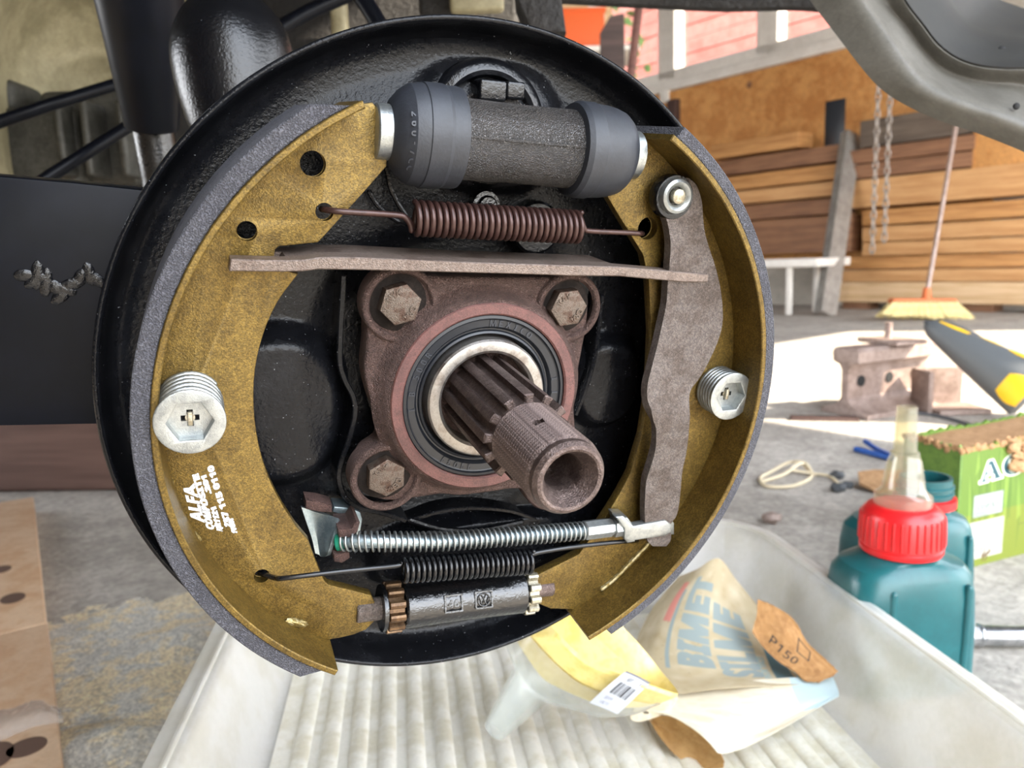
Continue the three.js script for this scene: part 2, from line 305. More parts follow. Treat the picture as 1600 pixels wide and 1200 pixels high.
{
  // left shoe
  const wA0 = wrap(ang(566, 162, WEB)), wA1 = wrap(ang(512, 997, WEB));
  const web = [[566, 162], [582, 160], [592, 172], [606, 225], [604, 260], [552, 318], [500, 376], [496, 379], [436, 385], [430, 390], [428, 402], [436, 420], [466, 428],
    ...spline2([[466, 428], [436, 468], [415, 512], [401, 562], [396, 615], [400, 672], [413, 728], [436, 780], [464, 824]], 22).slice(1), [482, 845], [490, 868], [500, 893], [507, 908], [514, 914], [540, 920], [580, 930], [590, 950], [584, 972], [572, 984], [552, 992], [530, 997]];
  const t = shoe([-112, -20, -20], 'left gold-coated brake shoe with three open holes and white print', web,
    [[489, 256, 22], [507, 331, 16], [386, 361, 17.5], [409, 900, 13.5], [300, 625, 7]],
    wrap(ang(567, 158, 0)), wrap(ang(530, 1046, 0)), wrap(ang(548, 166, -1)), wrap(ang(505, 1046, -1)), 0.085, 0.05, wA0, wA1, -1);
  const lump = (px, py, l, dx, dy) => { const g = new THREE.SphereGeometry(1, 14, 10), p = g.attributes.position; for (let i = 0; i < p.count; i++) { const k = 1 + 0.25 * (hash(i, 3, 5) - 0.5); p.setXYZ(i, p.getX(i) * l * k, p.getY(i) * 1.5 * k, p.getZ(i) * 1.4 * k); } g.computeVertexNormals(); return g.rotateZ(Math.atan2(dy, dx)).translate(...bp(px, py, WEB + 0.5), WEB + 0.3); };
  bpart(t, 'weld', lump(463, 973, 4.5, 20, -9), M.weld);
  bpart(t, 'weld', lump(302, 838, 3.6, 9, -13), M.weld);
  bpart(t, 'weld', lump(262, 752, 2.6, 4, -12), M.weld);
  // white print, reading from the bottom up
  const cv = document.createElement('canvas'); cv.width = 512; cv.height = 448; const c = cv.getContext('2d');
  c.fillStyle = '#dfe9f4'; c.textBaseline = 'top'; const fat = (s, ...a) => { c.strokeStyle = '#dfe9f4'; c.lineWidth = 9; c.fillText(s, ...a); c.strokeText(s, ...a); };
  c.font = 'bold 150px sans-serif'; fat('ALFA', 70, 2);
  c.font = 'bold 88px sans-serif'; fat('COMPOSITE', 0, 138, 490);
  c.font = 'bold 72px sans-serif'; fat('R1121', 40, 228); fat('.201', 330, 228);
  c.font = 'bold 88px sans-serif'; fat('237 115 0110', 58, 318, 452); c.font = 'bold 66px sans-serif'; fat('1VBN', 0, 378, 120);
  c.lineWidth = 9; c.strokeStyle = '#dfe9f4'; c.beginPath(); c.arc(18, 262, 40, -1.4, 1.4); c.stroke(); fat('TQ', -12, 236, 56);
  // worn patches
  for (let k = 0; k < 260; k++) c.clearRect(rr(0, 512), rr(0, 448), rr(2, 7), rr(2, 6));
  const tx = new THREE.CanvasTexture(cv); tx.colorSpace = THREE.SRGBColorSpace;
  const quad = [[297, 822], [277, 744], [372, 834], [339, 724]].map(([x, y]) => bp3(x, y, WEB + 0.08));
  const g = new THREE.BufferGeometry(); g.setAttribute('position', new THREE.Float32BufferAttribute([...quad[0], ...quad[2], ...quad[1], ...quad[1], ...quad[2], ...quad[3]], 3));
  g.setAttribute('uv', new THREE.Float32BufferAttribute([0, 1, 0, 0, 1, 1, 1, 1, 0, 0, 1, 0], 2)); g.computeVertexNormals();
  bpart(t, 'print', g, std({ map: tx, alphaTest: 0.5, roughness: 0.6, side: THREE.DoubleSide }), { uv: 'keep', crease: 'keep' });
}
{
  // right shoe: outline runs from the bottom up along the inner edge
  const a0 = ang(921, 999, WEB), a1 = ang(1046, 213, WEB);
  const wA0 = ang(900, 960, WEB), wA1 = ang(1040, 213, WEB);
  const web = [[1040, 213], [1006, 212], [985, 208], [965, 225], [945, 300], [972, 345], [1005, 398], [1014, 440], [1018, 520], [1014, 610], [1003, 680], [985, 740],
    ...spline2([[985, 740], [962, 782], [932, 828], [905, 866]], 8).slice(1), [841, 898], [826, 905], [824, 935], [843, 944], [860, 951], [887, 952]];
  const t = shoe([112, -20, -20], 'right gold-coated brake shoe partly covered by the rusty lever', web.reverse(),
    [[1012, 357, 19], [1118, 607, 7]],
    ang(921, 1000, 0), ang(1052, 212, 0), ang(948, 986, -1), ang(1058, 214, -1), 0.01, 0.004, wA0, wA1, 1);
  const g = capTube([[1012, 850], [985, 878], [962, 902], [940, 920]].map(([x, y]) => bp3(x, y, WEB + 0.2)), 1.1, 20, 8);
  bpart(t, 'weld', g, M.weld);
}

// ---- wheel cylinder
{
  const t = brakeThing('wheel_cylinder', 'black cast wheel cylinder with a rubber boot at each end, above the upper spring', 'wheel cylinder', [8, 88, -22]);
  const A = bp3(584, 205, -20), B = bp3(992, 243, -20), L = A.distanceTo(B), dir = B.clone().sub(A).normalize();
  const tt = (px) => { const y = 205 + (px - 584) * 38 / 408; return bp3(px, y, -20).sub(A).dot(dir); };
  const H = V(0, 0, 1);
  bpart(t, 'body', latAxis([[0, tt(690)], [12.4, tt(690)], [13.2, tt(700)], [13.0, tt(720)], [12.7, tt(800)], [13.1, tt(880)], [13.3, tt(895)], [0, tt(905)]], A, B, 48, H), M.castBlack);
  const fr = frame(A, B, H);
  bpart(t, 'casting_seam', [box(tt(903) - tt(712), 0.7, 0.8, (tt(712) + tt(903)) / 2, 1.2, 12.85)].map((g) => g.applyMatrix4(fr)), M.castBlack);
  bpart(t, 'mounting_flange', [latAxis([[0, 0], [16, 0], [16, 8], [0, 8]], bp3(765, 215, -46), bp3(765, 215, -38), 40, V(0, 1, 0)), box(26, 22, 16, 0, 0, 0, 2).translate(bp(780, 225, -30)[0], bp(780, 225, -30)[1], -32)], M.castBlack);
  const bootL = [[0, tt(606)], [9.0, tt(606)], [10.5, tt(609)], [13.4, tt(621)], [15.3, tt(634)], [15.9, tt(648)], [16.0, tt(654)], [16.35, tt(655)], [16.4, tt(684)], [16.0, tt(689)], [16.0, tt(706)], [15.7, tt(712)], [13.0, tt(714)], [0, tt(714)]];
  const bl = bpart(t, 'boot', latAxis(bootL, A, B, 64, H), M.rubber, { crease: 0.35 });
  const bootR = [[0, tt(888)], [13.2, tt(888)], [15.4, tt(890)], [16.2, tt(897)], [16.3, tt(916)], [15.9, tt(920)], [15.7, tt(938)], [15.2, tt(950)], [14.2, tt(962)], [12.6, tt(970)], [10.8, tt(975)], [9, tt(976)], [0, tt(976)]];
  bpart(t, 'boot', latAxis(bootR, A, B, 64, H), M.rubber, { crease: 0.35 });
  const pist = (a, b) => [[0, a], [8.0, a], [8.6, a + 0.5], [8.6, b], [0, b]];
  bpart(t, 'piston', latAxis(pist(0, tt(612)), A, B, 48, H), M.zinc);
  bpart(t, 'piston', latAxis(pist(tt(965), L).map(([r, q]) => [r * 0.98, q]), A, B, 48, H), M.zinc);
  // raised letters round the left boot, read from the top down
  const s = '260-7CC', letters = [];
  [...s].forEach((ch, i) => {
    const phi = (24 - i * 11) * Math.PI / 180, R = 14.5, g = text(ch, 2.3, 0.35);
    const z = V(0, Math.sin(phi), Math.cos(phi)), x = V(0, -Math.cos(phi), Math.sin(phi)), y = V(1, 0, 0);
    g.applyMatrix4(new THREE.Matrix4().makeBasis(x, y, z).setPosition(tt(630), Math.sin(phi) * R, Math.cos(phi) * R)); letters.push(g.applyMatrix4(fr));
  });
  part(bl, 'raised_lettering', letters.map((g) => g.applyMatrix4(brakeM)), M.rubber);
}

// ---- upper return spring
{
  const t = brakeThing('return_spring', 'brown coil return spring stretched under the wheel cylinder', 'spring', [3, 62, -17]);
  const z = -16;
  bpart(t, 'coil', coil([bp3(647, 341, z), bp3(906, 355, z)], 5.1, 1.02, 27, 0, 18), M.springBrown, { crease: 'keep' });
  bpart(t, 'hook', capTube([bp3(503, 327, WEB - 4), bp3(511, 328, WEB + 0.3), bp3(540, 331, z + 0.5), bp3(620, 336, z), bp3(634, 341, z), bp3(641, 350, z), bp3(643, 360, z)], 1.0, 40, 10), M.springBrown, { crease: 'keep' });
  bpart(t, 'hook', capTube([bp3(905, 336, z), bp3(909, 346, z), bp3(913, 356, z), bp3(922, 361, z), bp3(990, 364, z), bp3(1001, 365, z - 1), bp3(1004, 365, WEB - 4)], 0.95, 40, 10), M.springBrown, { crease: 'keep' });
}

// ---- strut bar between the shoes
{
  const t = brakeThing('push_bar', 'flat steel push bar running across between the two shoes', 'push bar', [-4, 49, -15]);
  const top = [[360, 405], [400, 406], [450, 407], [475, 406], [500, 402], [560, 402], [650, 406], [740, 410], [800, 412], [900, 415], [970, 417], [1030, 422], [1108, 429]];
  const bot = [[1106, 441], [1070, 441], [1025, 437], [970, 432], [890, 431], [800, 428], [720, 426], [640, 424], [560, 422], [498, 421], [475, 424], [440, 425], [358, 424]];
  const zf = -8, P = outl([...top, ...bot], zf);
  const cut = (lo, hi) => outl([...top.filter(([x]) => x >= lo && x <= hi), ...bot.filter(([x]) => x >= lo && x <= hi)], zf);
  bpart(t, 'bar', [ext(P, -16, zf, { bevel: 0.35, seg: 1 }), ext(cut(430, 1000), -34, -15.5, { bevel: 0.35, seg: 1 }), ext(cut(350, 450), -32, -24, { bevel: 0.35, seg: 1 })], M.barSteel, { crease: 0.4 });
}

// ---- handbrake lever on the right shoe
{
  const t = brakeThing('handbrake_lever', 'rusty brown steel lever hanging from the clip on the right shoe', 'lever', [75, -30, -13]);
  const rows = [[1040, 279, 1066, 277, -13], [1028, 286, 1078, 288, -13], [1022, 302, 1086, 312, -13], [1024, 322, 1088, 335, -13], [1033, 345, 1091, 360, -13], [1038, 375, 1098, 385, -13], [1037, 405, 1107, 412, -13], [1034, 440, 1115, 445, -13], [1032, 470, 1119, 480, -13], [1026, 500, 1117, 512, -12.5], [1017, 540, 1104, 548, -12], [1008, 575, 1086, 583, -11], [1002, 602, 1069, 608, -10], [1003, 628, 1067, 632, -8.5], [1010, 645, 1068, 650, -7], [1017, 660, 1068, 666, -7.5], [1017, 690, 1064, 700, -9], [1010, 718, 1058, 728, -10], [1002, 745, 1055, 760, -11], [1000, 775, 1050, 795, -11.5], [1000, 806, 1040, 812, -12], [1003, 835, 1040, 835, -12], [1012, 846, 1033, 846, -12]];
  const R = rows.map(([a, b, c, d, z]) => [bp3(a, b, z), bp3(a * .67 + c * .33, b * .67 + d * .33, z), bp3(a * .33 + c * .67, b * .33 + d * .67, z), bp3(c, d, z)]);
  const g = sheet(R.map((r) => r.slice().reverse()), 8, 88, 4.2);
  bpart(t, 'arm', g, M.rustSteel, { crease: 0.6 });
  const pv = bp(1060, 307, -6);
  bpart(t, 'pivot_pin', lat([[0, -4.9], [2.0, -4.9], [2.6, -5.3], [2.6, -14]], 32, ...pv), M.pinZinc);
  bpart(t, 'clip', lat([[3.2, -7.2], [4.0, -6.2], [5.0, -5.6], [6.0, -6.2], [6.4, -7.6], [6.5, -12], [5.8, -12], [5.8, -8], [3.2, -8]], 48, ...pv), M.zinc);
  bpart(t, 'clip', lat([[0, -8.2], [7.6, -8.3], [7.9, -9], [7.9, -13], [0, -13]], 48, ...bp(1053, 308, -9)), M.blackPaint);
}

// ---- hold-down springs
function holdDown(px, py, z0, label) {
  const [x, y] = bp(px, py, WEB), t = brakeThing('hold_down_spring', label, 'spring', [x, y, WEB], 'shoe hold-down springs');
  bpart(t, 'coil', coil([V(x, y, WEB + 0.9), V(x, y, z0 - 2.6)], 8.9, 1.05, 4.6, 0.6, 30, V(0, 1, 0)), M.zinc, { crease: 'keep' });
  const plus = [[-.9, 2.6], [.9, 2.6], [.9, .9], [2.6, .9], [2.6, -.9], [.9, -.9], [.9, -2.6], [-.9, -2.6], [-.9, -.9], [-2.6, -.9], [-2.6, .9], [-.9, .9]];
  const hex = Array.from({ length: 6 }, (_, i) => [6.6 * Math.cos(i * Math.PI / 3), 6.6 * Math.sin(i * Math.PI / 3)]);
  const circle = (r) => arc(0, 0, r, 0, Math.PI * 2, 48).slice(0, -1);
  const cup = [ext(circle(10.1), z0 - 1.1, z0, { bevel: 0.4, holes: [hex.slice().reverse()] }), ext(circle(7.2), z0 - 4.6, z0 - 0.6, { holes: [hex.slice().reverse()] }), ext(circle(7), z0 - 4.9, z0 - 3.9, { holes: [plus.slice().reverse()] })].map((g) => g.translate(x, y, 0));
  bpart(t, 'cup', cup, M.zinc, { crease: 0.45 });
  bpart(t, 'pin', [box(1.5, 4.4, 1.6, x, y, z0 - 3.4, 0.4), lat([[0, z0 - 4], [1.4, z0 - 4], [1.4, -44]], 16, x, y)], M.pinZinc);
  bpart(t, 'backing', lat([[0, z0 - 6.5], [5.5, z0 - 6.5], [5.5, z0 - 7], [0, z0 - 7]], 24, x, y), M.darkHole);
}
holdDown(297, 624, 2.6, 'zinc-plated hold-down spring with hex cup on the left shoe above the white print');
holdDown(1117, 606, -6.6, 'zinc-plated hold-down spring with hex cup on the right shoe beside the lever');

// ---- bearing cover, bolts, seal, sleeve, shaft
const boltPx = [[627, 477], [890, 482], [605, 748], [868, 752]];
{
  const t = brakeThing('bearing_cover', 'brown four-cornered bearing cover bolted round the axle shaft', 'bearing cover', [0, 0, -30]);
  const z = -20;
  const out = [[574, 480], [577, 455], [592, 435], [622, 426], [664, 432], [760, 434], [856, 434], [884, 430], [908, 442], [920, 468], [919, 505], [912, 545], [904, 590], [899, 640], [902, 690], [900, 735], [890, 765], [860, 780], [838, 768], [800, 766], [772, 770], [722, 776], [690, 774], [650, 780], [606, 784], [574, 772], [558, 745], [568, 712], [594, 690], [590, 655], [578, 620], [570, 580], [574, 530]];
  const o2 = spline2(outl(out, z), 160, true).slice(0, -1);
  bpart(t, 'flange', ext(o2, -32, -20.6, { bevel: 1.4, seg: 3 }), M.primer, { crease: 0.7 });
  for (const [x, y] of boltPx) bpart(t, 'bolt_boss', lat([[13.4, -28], [13.4, -20.2], [12.9, -19.2], [12.2, -18.8], [11.3, -18.9], [10.7, -19.6], [10.5, -20.8]], 56, ...bp(x, y, -19)), M.primer, { crease: 0.7 });
  bpart(t, 'boss', lat([[40.5, -21], [38.4, -19], [37.2, -16.6], [36.2, -14.2], [35.2, -13.5], [34, -16], [34, -24], [40, -24]], 96), M.primer, { crease: 0.6 });
  bpart(t, 'collar', lat([[35.2, -14.5], [35.3, -13.3], [34.9, -12.8], [31.6, -12.8], [31.0, -13.4], [31, -24], [34, -24]], 96), M.primerRed, { crease: 0.35 });
}
boltPx.forEach(([px, py], i) => {
  const c = bp(px, py, -15), where = ['upper left', 'upper right', 'lower left', 'lower right'][i];
  const t = brakeThing('hex_bolt', where + (i < 3 ? ' rusty hex bolt head in the corner of the brown bearing cover' : ' rusty hex bolt head of the bearing cover, hidden behind the axle shaft'), 'bolt', [c[0], c[1], -24], 'bearing cover bolts');
  const tw = [0.25, 0.1, 0.5, 0.2][i], hex = Array.from({ length: 6 }, (_, k) => [c[0] + 7.4 * Math.cos(k * Math.PI / 3 + tw), c[1] + 7.4 * Math.sin(k * Math.PI / 3 + tw)]);
  bpart(t, 'head', ext(hex, -21, -15.2, { bevel: 0.7, seg: 2 }), M.boltSteel, { crease: 0.4 });
  bpart(t, 'washer', lat([[0, -20.0], [9.6, -20.1], [10.2, -20.5], [10.2, -24]], 40, ...c), M.counterboreShade);  // dark disc standing in for the shaded counterbore round the head
  const marks = [];
  const ringText = (s, a0, step) => [...s].forEach((ch, k) => { const a = a0 - k * step; marks.push(text(ch, 2.2, 0.45).rotateZ(a - Math.PI / 2).translate(c[0] + 4.4 * Math.cos(a), c[1] + 4.4 * Math.sin(a), -15.25)); });
  ringText(['NYK', 'KAY', 'KAY', 'KAY'][i], 2.6, 0.42); ringText(['ORA', 'ORA', 'DERA', 'ORA'][i], -0.3, 0.42);
  bpart(t, 'raised_mark', marks, M.boltSteel);
});
{
  const t = brakeThing('oil_seal', 'black rubber oil seal ring pressed into the bearing cover', 'seal', [0, 0, -20]);
  bpart(t, 'ring', lat([[31, -22], [31, -14.4], [30.6, -13.9], [29.6, -13.7], [29.2, -14.6], [28.8, -14.8], [26.4, -14.9], [25.9, -15.6], [25.4, -16.6], [24.9, -16.6], [24.5, -15.8], [23.8, -15.4], [23.4, -16.2], [22.6, -19], [22.6, -24]], 96), M.sealRubber, { crease: 0.3 });
  const marks = [];
  const ringText = (s, a0, step) => [...s].forEach((ch, k) => { if (ch === ' ') return; const a = a0 - k * step; marks.push(text(ch, 2.3, 0.5).rotateZ(a - Math.PI / 2).translate(27.6 * Math.cos(a), 27.6 * Math.sin(a), -15.05)); });
  ringText('MEXICO', 1.52, 0.11); ringText('I B 500R', 3.25, 0.11); ringText('11031', -1.75, 0.1); ringText('I I', 0.2, 0.1);
  bpart(t, 'raised_mark', marks, M.rubber);
}
{
  const t = brakeThing('spacer_sleeve', 'bright worn steel spacer sleeve inside the black oil seal', 'sleeve', [0, 0, -20]);
  bpart(t, 'ring', lat([[22.2, -30], [22.2, -13], [21.6, -12.2], [20.4, -11.8], [18.4, -11.8], [17.4, -12.6], [17.0, -13.8], [17.0, -32]], 96), M.sleeve, { crease: 0.4 });
}
{
  const t = brakeThing('axle_shaft', 'splined steel axle shaft with threaded end pointing at the viewer', 'axle shaft', [0, 0, -40]);
  const N = 13, pr = [];
  for (let k = 0; k < N; k++) for (const [r, f] of [[12.3, -0.30], [12.5, -0.245], [14.9, -0.235], [15.05, -0.12], [15.05, 0.12], [14.9, 0.235], [12.5, 0.245], [12.3, 0.30], [12.25, 0.5]]) { const a = (k + f) * Math.PI * 2 / N + 0.16; pr.push([r * Math.cos(a), r * Math.sin(a)]); }
  bpart(t, 'splines', [ext(pr, -60, 25.5, { bevel: 0.5, seg: 1 }), lat([[15.0, 23], [12.4, 27.2], [11.6, 27.6]].map(([r, z]) => [r, z]), 64)].slice(0, 1), M.shaft, { crease: 0.4 });
  const th = [[0, 18], [12.3, 18], [12.3, 25.8], [11.7, 26.4]];
  for (let z = 27.2; z < 52; z += 1.5) th.push([11.15, z - 0.35], [12.0, z + 0.4]);
  th.push([11.0, 52.6], [11.3, 53.2], [11.3, 55.2], [10.3, 56.7], [9.4, 57.0], [8.7, 56.7], [7.8, 55], [6.7, 53], [6.0, 51.5], [5.8, 50], [5.8, 24], [0, 24]);
  let g = lat(th, 72);
  const p = toBrake(0, 0, 0), hp = bp3(850, 692, 40).sub(V(0, 0, 0));
  const dirHole = V(hp.x, hp.y, 0).normalize();
  try {
    g = merge([g]); 
    const ev = new Evaluator(); ev.attributes = ['position', 'normal']; ev.useGroups = false;
    const a = new Brush(g), q = new THREE.CylinderGeometry(1.9, 1.9, 40, 24).rotateZ(Math.PI / 2).rotateZ(Math.atan2(dirHole.y, dirHole.x)).translate(0, 0, 39);
    const b = new Brush(q.toNonIndexed()); a.updateMatrixWorld(); b.updateMatrixWorld();
    g = ev.evaluate(a, b, SUBTRACTION).geometry;
  } catch (e) { console.log('csg', e.message); }
  bpart(t, 'thread', g, M.shaft, { crease: 0.5 });
}

// ---- handbrake cable with its spring, end eye and bracket
{
  const t = brakeThing('handbrake_cable', 'zinc handbrake cable in a silver spring ending in a forked hook', 'cable', [10, -65, -14]);
  const z = -12;
  const path = curve([bp3(536, 845, -20), bp3(560, 846, -17), bp3(600, 846, -14.5), bp3(680, 846, z), bp3(760, 841, z), bp3(840, 835, z), bp3(914, 829, z)]);
  bpart(t, 'core', capTube(path, 2.5, 60, 12), M.zincBlue, { crease: 'keep' });
  bpart(t, 'spring', coil(path, 3.5, 0.46, 46, 0, 16), M.zinc, { crease: 'keep' });
  const A = bp3(912, 829, z), B = bp3(968, 822, z), L = A.distanceTo(B);
  bpart(t, 'ferrule', [latAxis([[0, 0], [3.6, 0], [4.0, 0.5], [4.0, L * .72], [3.4, L * .74], [3.4, L * .78], [4.4, L * .8], [4.4, L], [0, L]], A, B, 8)], M.zinc, { crease: 0.3 });
  const hk = [[962, 808], [974, 806], [990, 822], [1040, 813], [1050, 820], [1050, 832], [1040, 838], [984, 846], [976, 842], [976, 826]];
  bpart(t, 'hook', [ext(outl(hk, -7), -11, -7, { bevel: 0.7 }), ext(outl([[1026, 806], [1040, 804], [1050, 814], [1050, 832], [1036, 834]], -10), -20, -8, { bevel: 0.7 }), ext(outl([[962, 806], [978, 806], [990, 822], [990, 844], [978, 846], [970, 836]], -10), -17, -8.5, { bevel: 0.7 })], M.zinc, { crease: 0.5 });
  bpart(t, 'end_ring', latAxis([[0, 0], [2.6, 0], [3.2, 0.5], [3.2, 2.6], [2.6, 3], [0, 3]], bp3(525, 847, -21), bp3(536, 846, -20), 24), M.green);
}
{
  const t = brakeThing('cable_bracket', 'small folded zinc bracket with rusty clip holding the cable end', 'bracket', [-54, -58, -30]);
  const q = (x, y, z) => bp3(x, y, z);
  bpart(t, 'plate', [sheet([[q(470, 790, -30), q(490, 796, -30), q(512, 803, -28), q(531, 812, -24)], [q(478, 815, -30), q(496, 822, -30), q(514, 822, -27), q(527, 832, -21)], [q(486, 840, -30), q(500, 848, -30), q(513, 850, -26), q(520, 857, -21)], [q(491, 862, -30), q(502, 866, -30), q(512, 868, -27), q(517, 866, -23)]].reverse(), 10, 8, 1.4),
    ext(outl([[540, 793], [552, 796], [563, 801], [566, 812], [562, 835], [559, 850], [553, 850], [556, 822], [550, 808], [520, 800], [522, 792]], -32), -40, -32, { bevel: 0.3 })], M.zincBlue, { crease: 0.5 });
  bpart(t, 'clip', [ext(outl([[478, 782], [498, 784], [519, 790], [519, 801], [498, 800], [478, 796]], -26), -34, -26, { bevel: 0.5 }), ext(outl([[528, 826], [548, 824], [556, 812], [562, 815], [558, 830], [545, 838], [529, 838]], -18), -30, -17, { bevel: 0.5 }), ext(outl([[521, 866], [545, 860], [546, 870], [534, 878], [522, 876]], -18), -28, -17, { bevel: 0.5 })], M.rust, { crease: 0.5 });
}

// ---- lower spring
{
  const t = brakeThing('lower_spring', 'glossy black coil spring lying along the top of the adjuster', 'spring', [0, -78, -10]);
  const z = -9;
  bpart(t, 'coil', coil([bp3(630, 890, z), bp3(831, 877, z)], 4.3, 0.95, 25, 0, 18), M.springBlack, { crease: 'keep' });
  bpart(t, 'hook', capTube([bp3(406, 896, WEB - 3), bp3(414, 898, WEB + 0.5), bp3(430, 903, z - 5), bp3(446, 903, z - 2), bp3(530, 893, z), bp3(618, 884, z), bp3(628, 880, z)], 0.95, 50, 10), M.springBlack, { crease: 'keep' });
  bpart(t, 'hook', capTube([bp3(829, 868, z), bp3(842, 863, z), bp3(900, 854, z), bp3(975, 846, z - 2), bp3(1000, 845, WEB - 3)], 0.95, 50, 10), M.springBlack, { crease: 'keep' });
}

// ---- adjuster
{
  const t = brakeThing('adjuster', 'black adjuster housing with toothed wheels at both ends between the shoes', 'adjuster', [0, -92, -30]);
  const z = -20, A = bp3(556, 955, z), B = bp3(862, 917, z), dir = B.clone().sub(A).normalize(), H = V(0, 0, 1);
  const tt = (px) => bp3(px, 955 - (px - 556) * 38 / 306, z).sub(A).dot(dir), L = A.distanceTo(B), fr = frame(A, B, H);
  const a = tt(628), b = tt(815);
  bpart(t, 'housing', latAxis([[0, a], [8.6, a], [9.1, a + 0.8], [9.0, a + 6], [8.8, (a + b) / 2], [9.0, b - 6], [9.1, b - 0.8], [8.6, b], [0, b]], A, B, 48, H), M.blackGloss, { crease: 0.4 });
  bpart(t, 'foot', box(b - a - 8, 12, 26, (a + b) / 2, -2, -14, 2).applyMatrix4(fr), M.blackGloss);
  const wheel = (x0, x1, m) => { const pr = [], n = 11; for (let k = 0; k < n; k++) for (const [r, f] of [[7.7, -0.34], [9.6, -0.25], [10, -0.1], [10, 0.1], [9.6, 0.25], [7.7, 0.34]]) { const w = (k + f) * Math.PI * 2 / n + 0.2; pr.push([r * Math.cos(w), r * Math.sin(w)]); } return bpart(t, 'toothed_wheel', ext(pr, x0, x1, { bevel: 0.3, seg: 1 }).rotateY(Math.PI / 2).applyMatrix4(fr), m, { crease: 0.5 }); };
  wheel(tt(601), tt(626), M.bronze); wheel(tt(816), tt(832), M.pinZinc);
  bpart(t, 'washer', latAxis([[0, tt(594)], [9, tt(594)], [9, tt(600)], [0, tt(600)]], A, B, 40, H), M.blackGloss);
  bpart(t, 'screw', latAxis([[0, 0], [4.0, 0], [4.4, 0.4], [4.4, tt(600)], [0, tt(600)]], A, B, 32, H), M.rustSteel);
  bpart(t, 'screw', latAxis([[0, tt(830)], [3.7, tt(830)], [3.7, L - 0.4], [3.4, L], [0, L]], A, B, 32, H), M.shaft);
  // cast frames with the number and the emblem
  const phi = 0.42, put = (g, px) => g.applyMatrix4(new THREE.Matrix4().makeBasis(V(1, 0, 0), V(0, Math.cos(phi), -Math.sin(phi)), V(0, Math.sin(phi), Math.cos(phi))).setPosition(tt(px), Math.sin(phi) * 8.75, Math.cos(phi) * 8.75)).applyMatrix4(fr);
  const sq = () => [box(7.2, 0.6, 0.8, 0, 3.1, 0.1), box(7.2, 0.6, 0.8, 0, -3.1, 0.1), box(0.6, 6.6, 0.8, 3.4, 0, 0.2), box(0.6, 6.6, 0.8, -3.4, 0, 0.2)];
  bpart(t, 'cast_mark', [...sq(), text('46', 3.0, 0.5).translate(0, 0, -0.1)].map((g) => put(g, 698)), M.blackGloss);
  const ring = new THREE.TorusGeometry(2.5, 0.3, 8, 32).translate(0, 0, 0.3), stroke = (x0, y0, x1, y1) => capTube([V(x0, y0, 0.3), V((x0 + x1) / 2, (y0 + y1) / 2, 0.3), V(x1, y1, 0.3)], 0.27, 6, 6);
  bpart(t, 'cast_mark', [...sq(), ring, stroke(-1.0, 2.1, 0, 0.3), stroke(1.0, 2.1, 0, 0.3), stroke(-1.9, 1.2, -0.9, -2), stroke(-0.9, -2, 0, 0.1), stroke(0, 0.1, 0.9, -2), stroke(0.9, -2, 1.9, 1.2)].map((g) => put(g, 744)), M.blackGloss);
}

// ================================================================ the workshop: setting
Object.assign(M, {
  concrete: std({ map: mottle(0xaca59b, 0x958e85, [0.35, 0.7], 0.16, 0.7, 0x5a544d, 0.01), roughness: 0.85, bumpMap: retile(bumpLump, 0.25), bumpScale: 0.002 }),
  outside: std({ map: mottle(0x98938a, 0x8a857b, [0.35, 0.7], 0.2, 1.3), roughness: 0.9 }),
  plaster: std({ map: mottle(0xb9b2a6, 0xa8a196, [0.35, 0.7], 0.05, 1.1), roughness: 0.9 }),
  darkWall: std({ map: mottle(0x6a5a4c, 0x58493d, [0.35, 0.7], 0.1, 0.9), roughness: 0.9 }),
  white: std({ map: mottle(0xe6e0d8, 0xdad3ca, [0.35, 0.7], 0.04, 0.6), roughness: 0.5 }),
  pane: phys({ color: 0xffffff, transmission: 1, thickness: 0, roughness: 0.02, ior: 1.45 }),
  glassDoor: std({ color: 0x30343a, roughness: 0.3 }),
  siding: std({ map: mottle(0xa8685a, 0x955648, [0.3, 0.7], 0.15, 1.2), roughness: 0.8 }),
  leaf: std({ map: mottle(0x5e7a3c, 0x3f5a28, [0.3, 0.7], 0.3, 0.6), roughness: 0.8 }),
  roofing: std({ map: mottle(0x5b5048, 0x4b423c, [0.3, 0.7], 0.1, 0.8), roughness: 0.9 }),
});
function woodTex(a, b, N = 256, s = 1) {            // grain runs along u
  const n1 = noise(N, 3, 40, 3, 100 + s), n2 = noise(N, 4, 4, 4, 200 + s), A = hexrgb(a), B = hexrgb(b);
  return dataTex(N, (i) => { const k = sm(0.3, 0.75, n1[i] * 0.7 + n2[i] * 0.3); return mixc(A, B, k); }, true, 0.6);
}
const wood = (a, b, s) => std({ map: woodTex(a, b, 256, s), roughness: 0.7 });
const woods = [wood(0xd0a06c, 0xb98654, 1), wood(0xc8935a, 0xa87442, 2), wood(0x946a4c, 0x77523a, 3), wood(0xdcbb92, 0xc8a377, 4)];
M.ply = std({ map: mottle(0xcf9658, 0xb87c42, [0.4, 0.66], 0.12, 0.9), roughness: 0.75 });

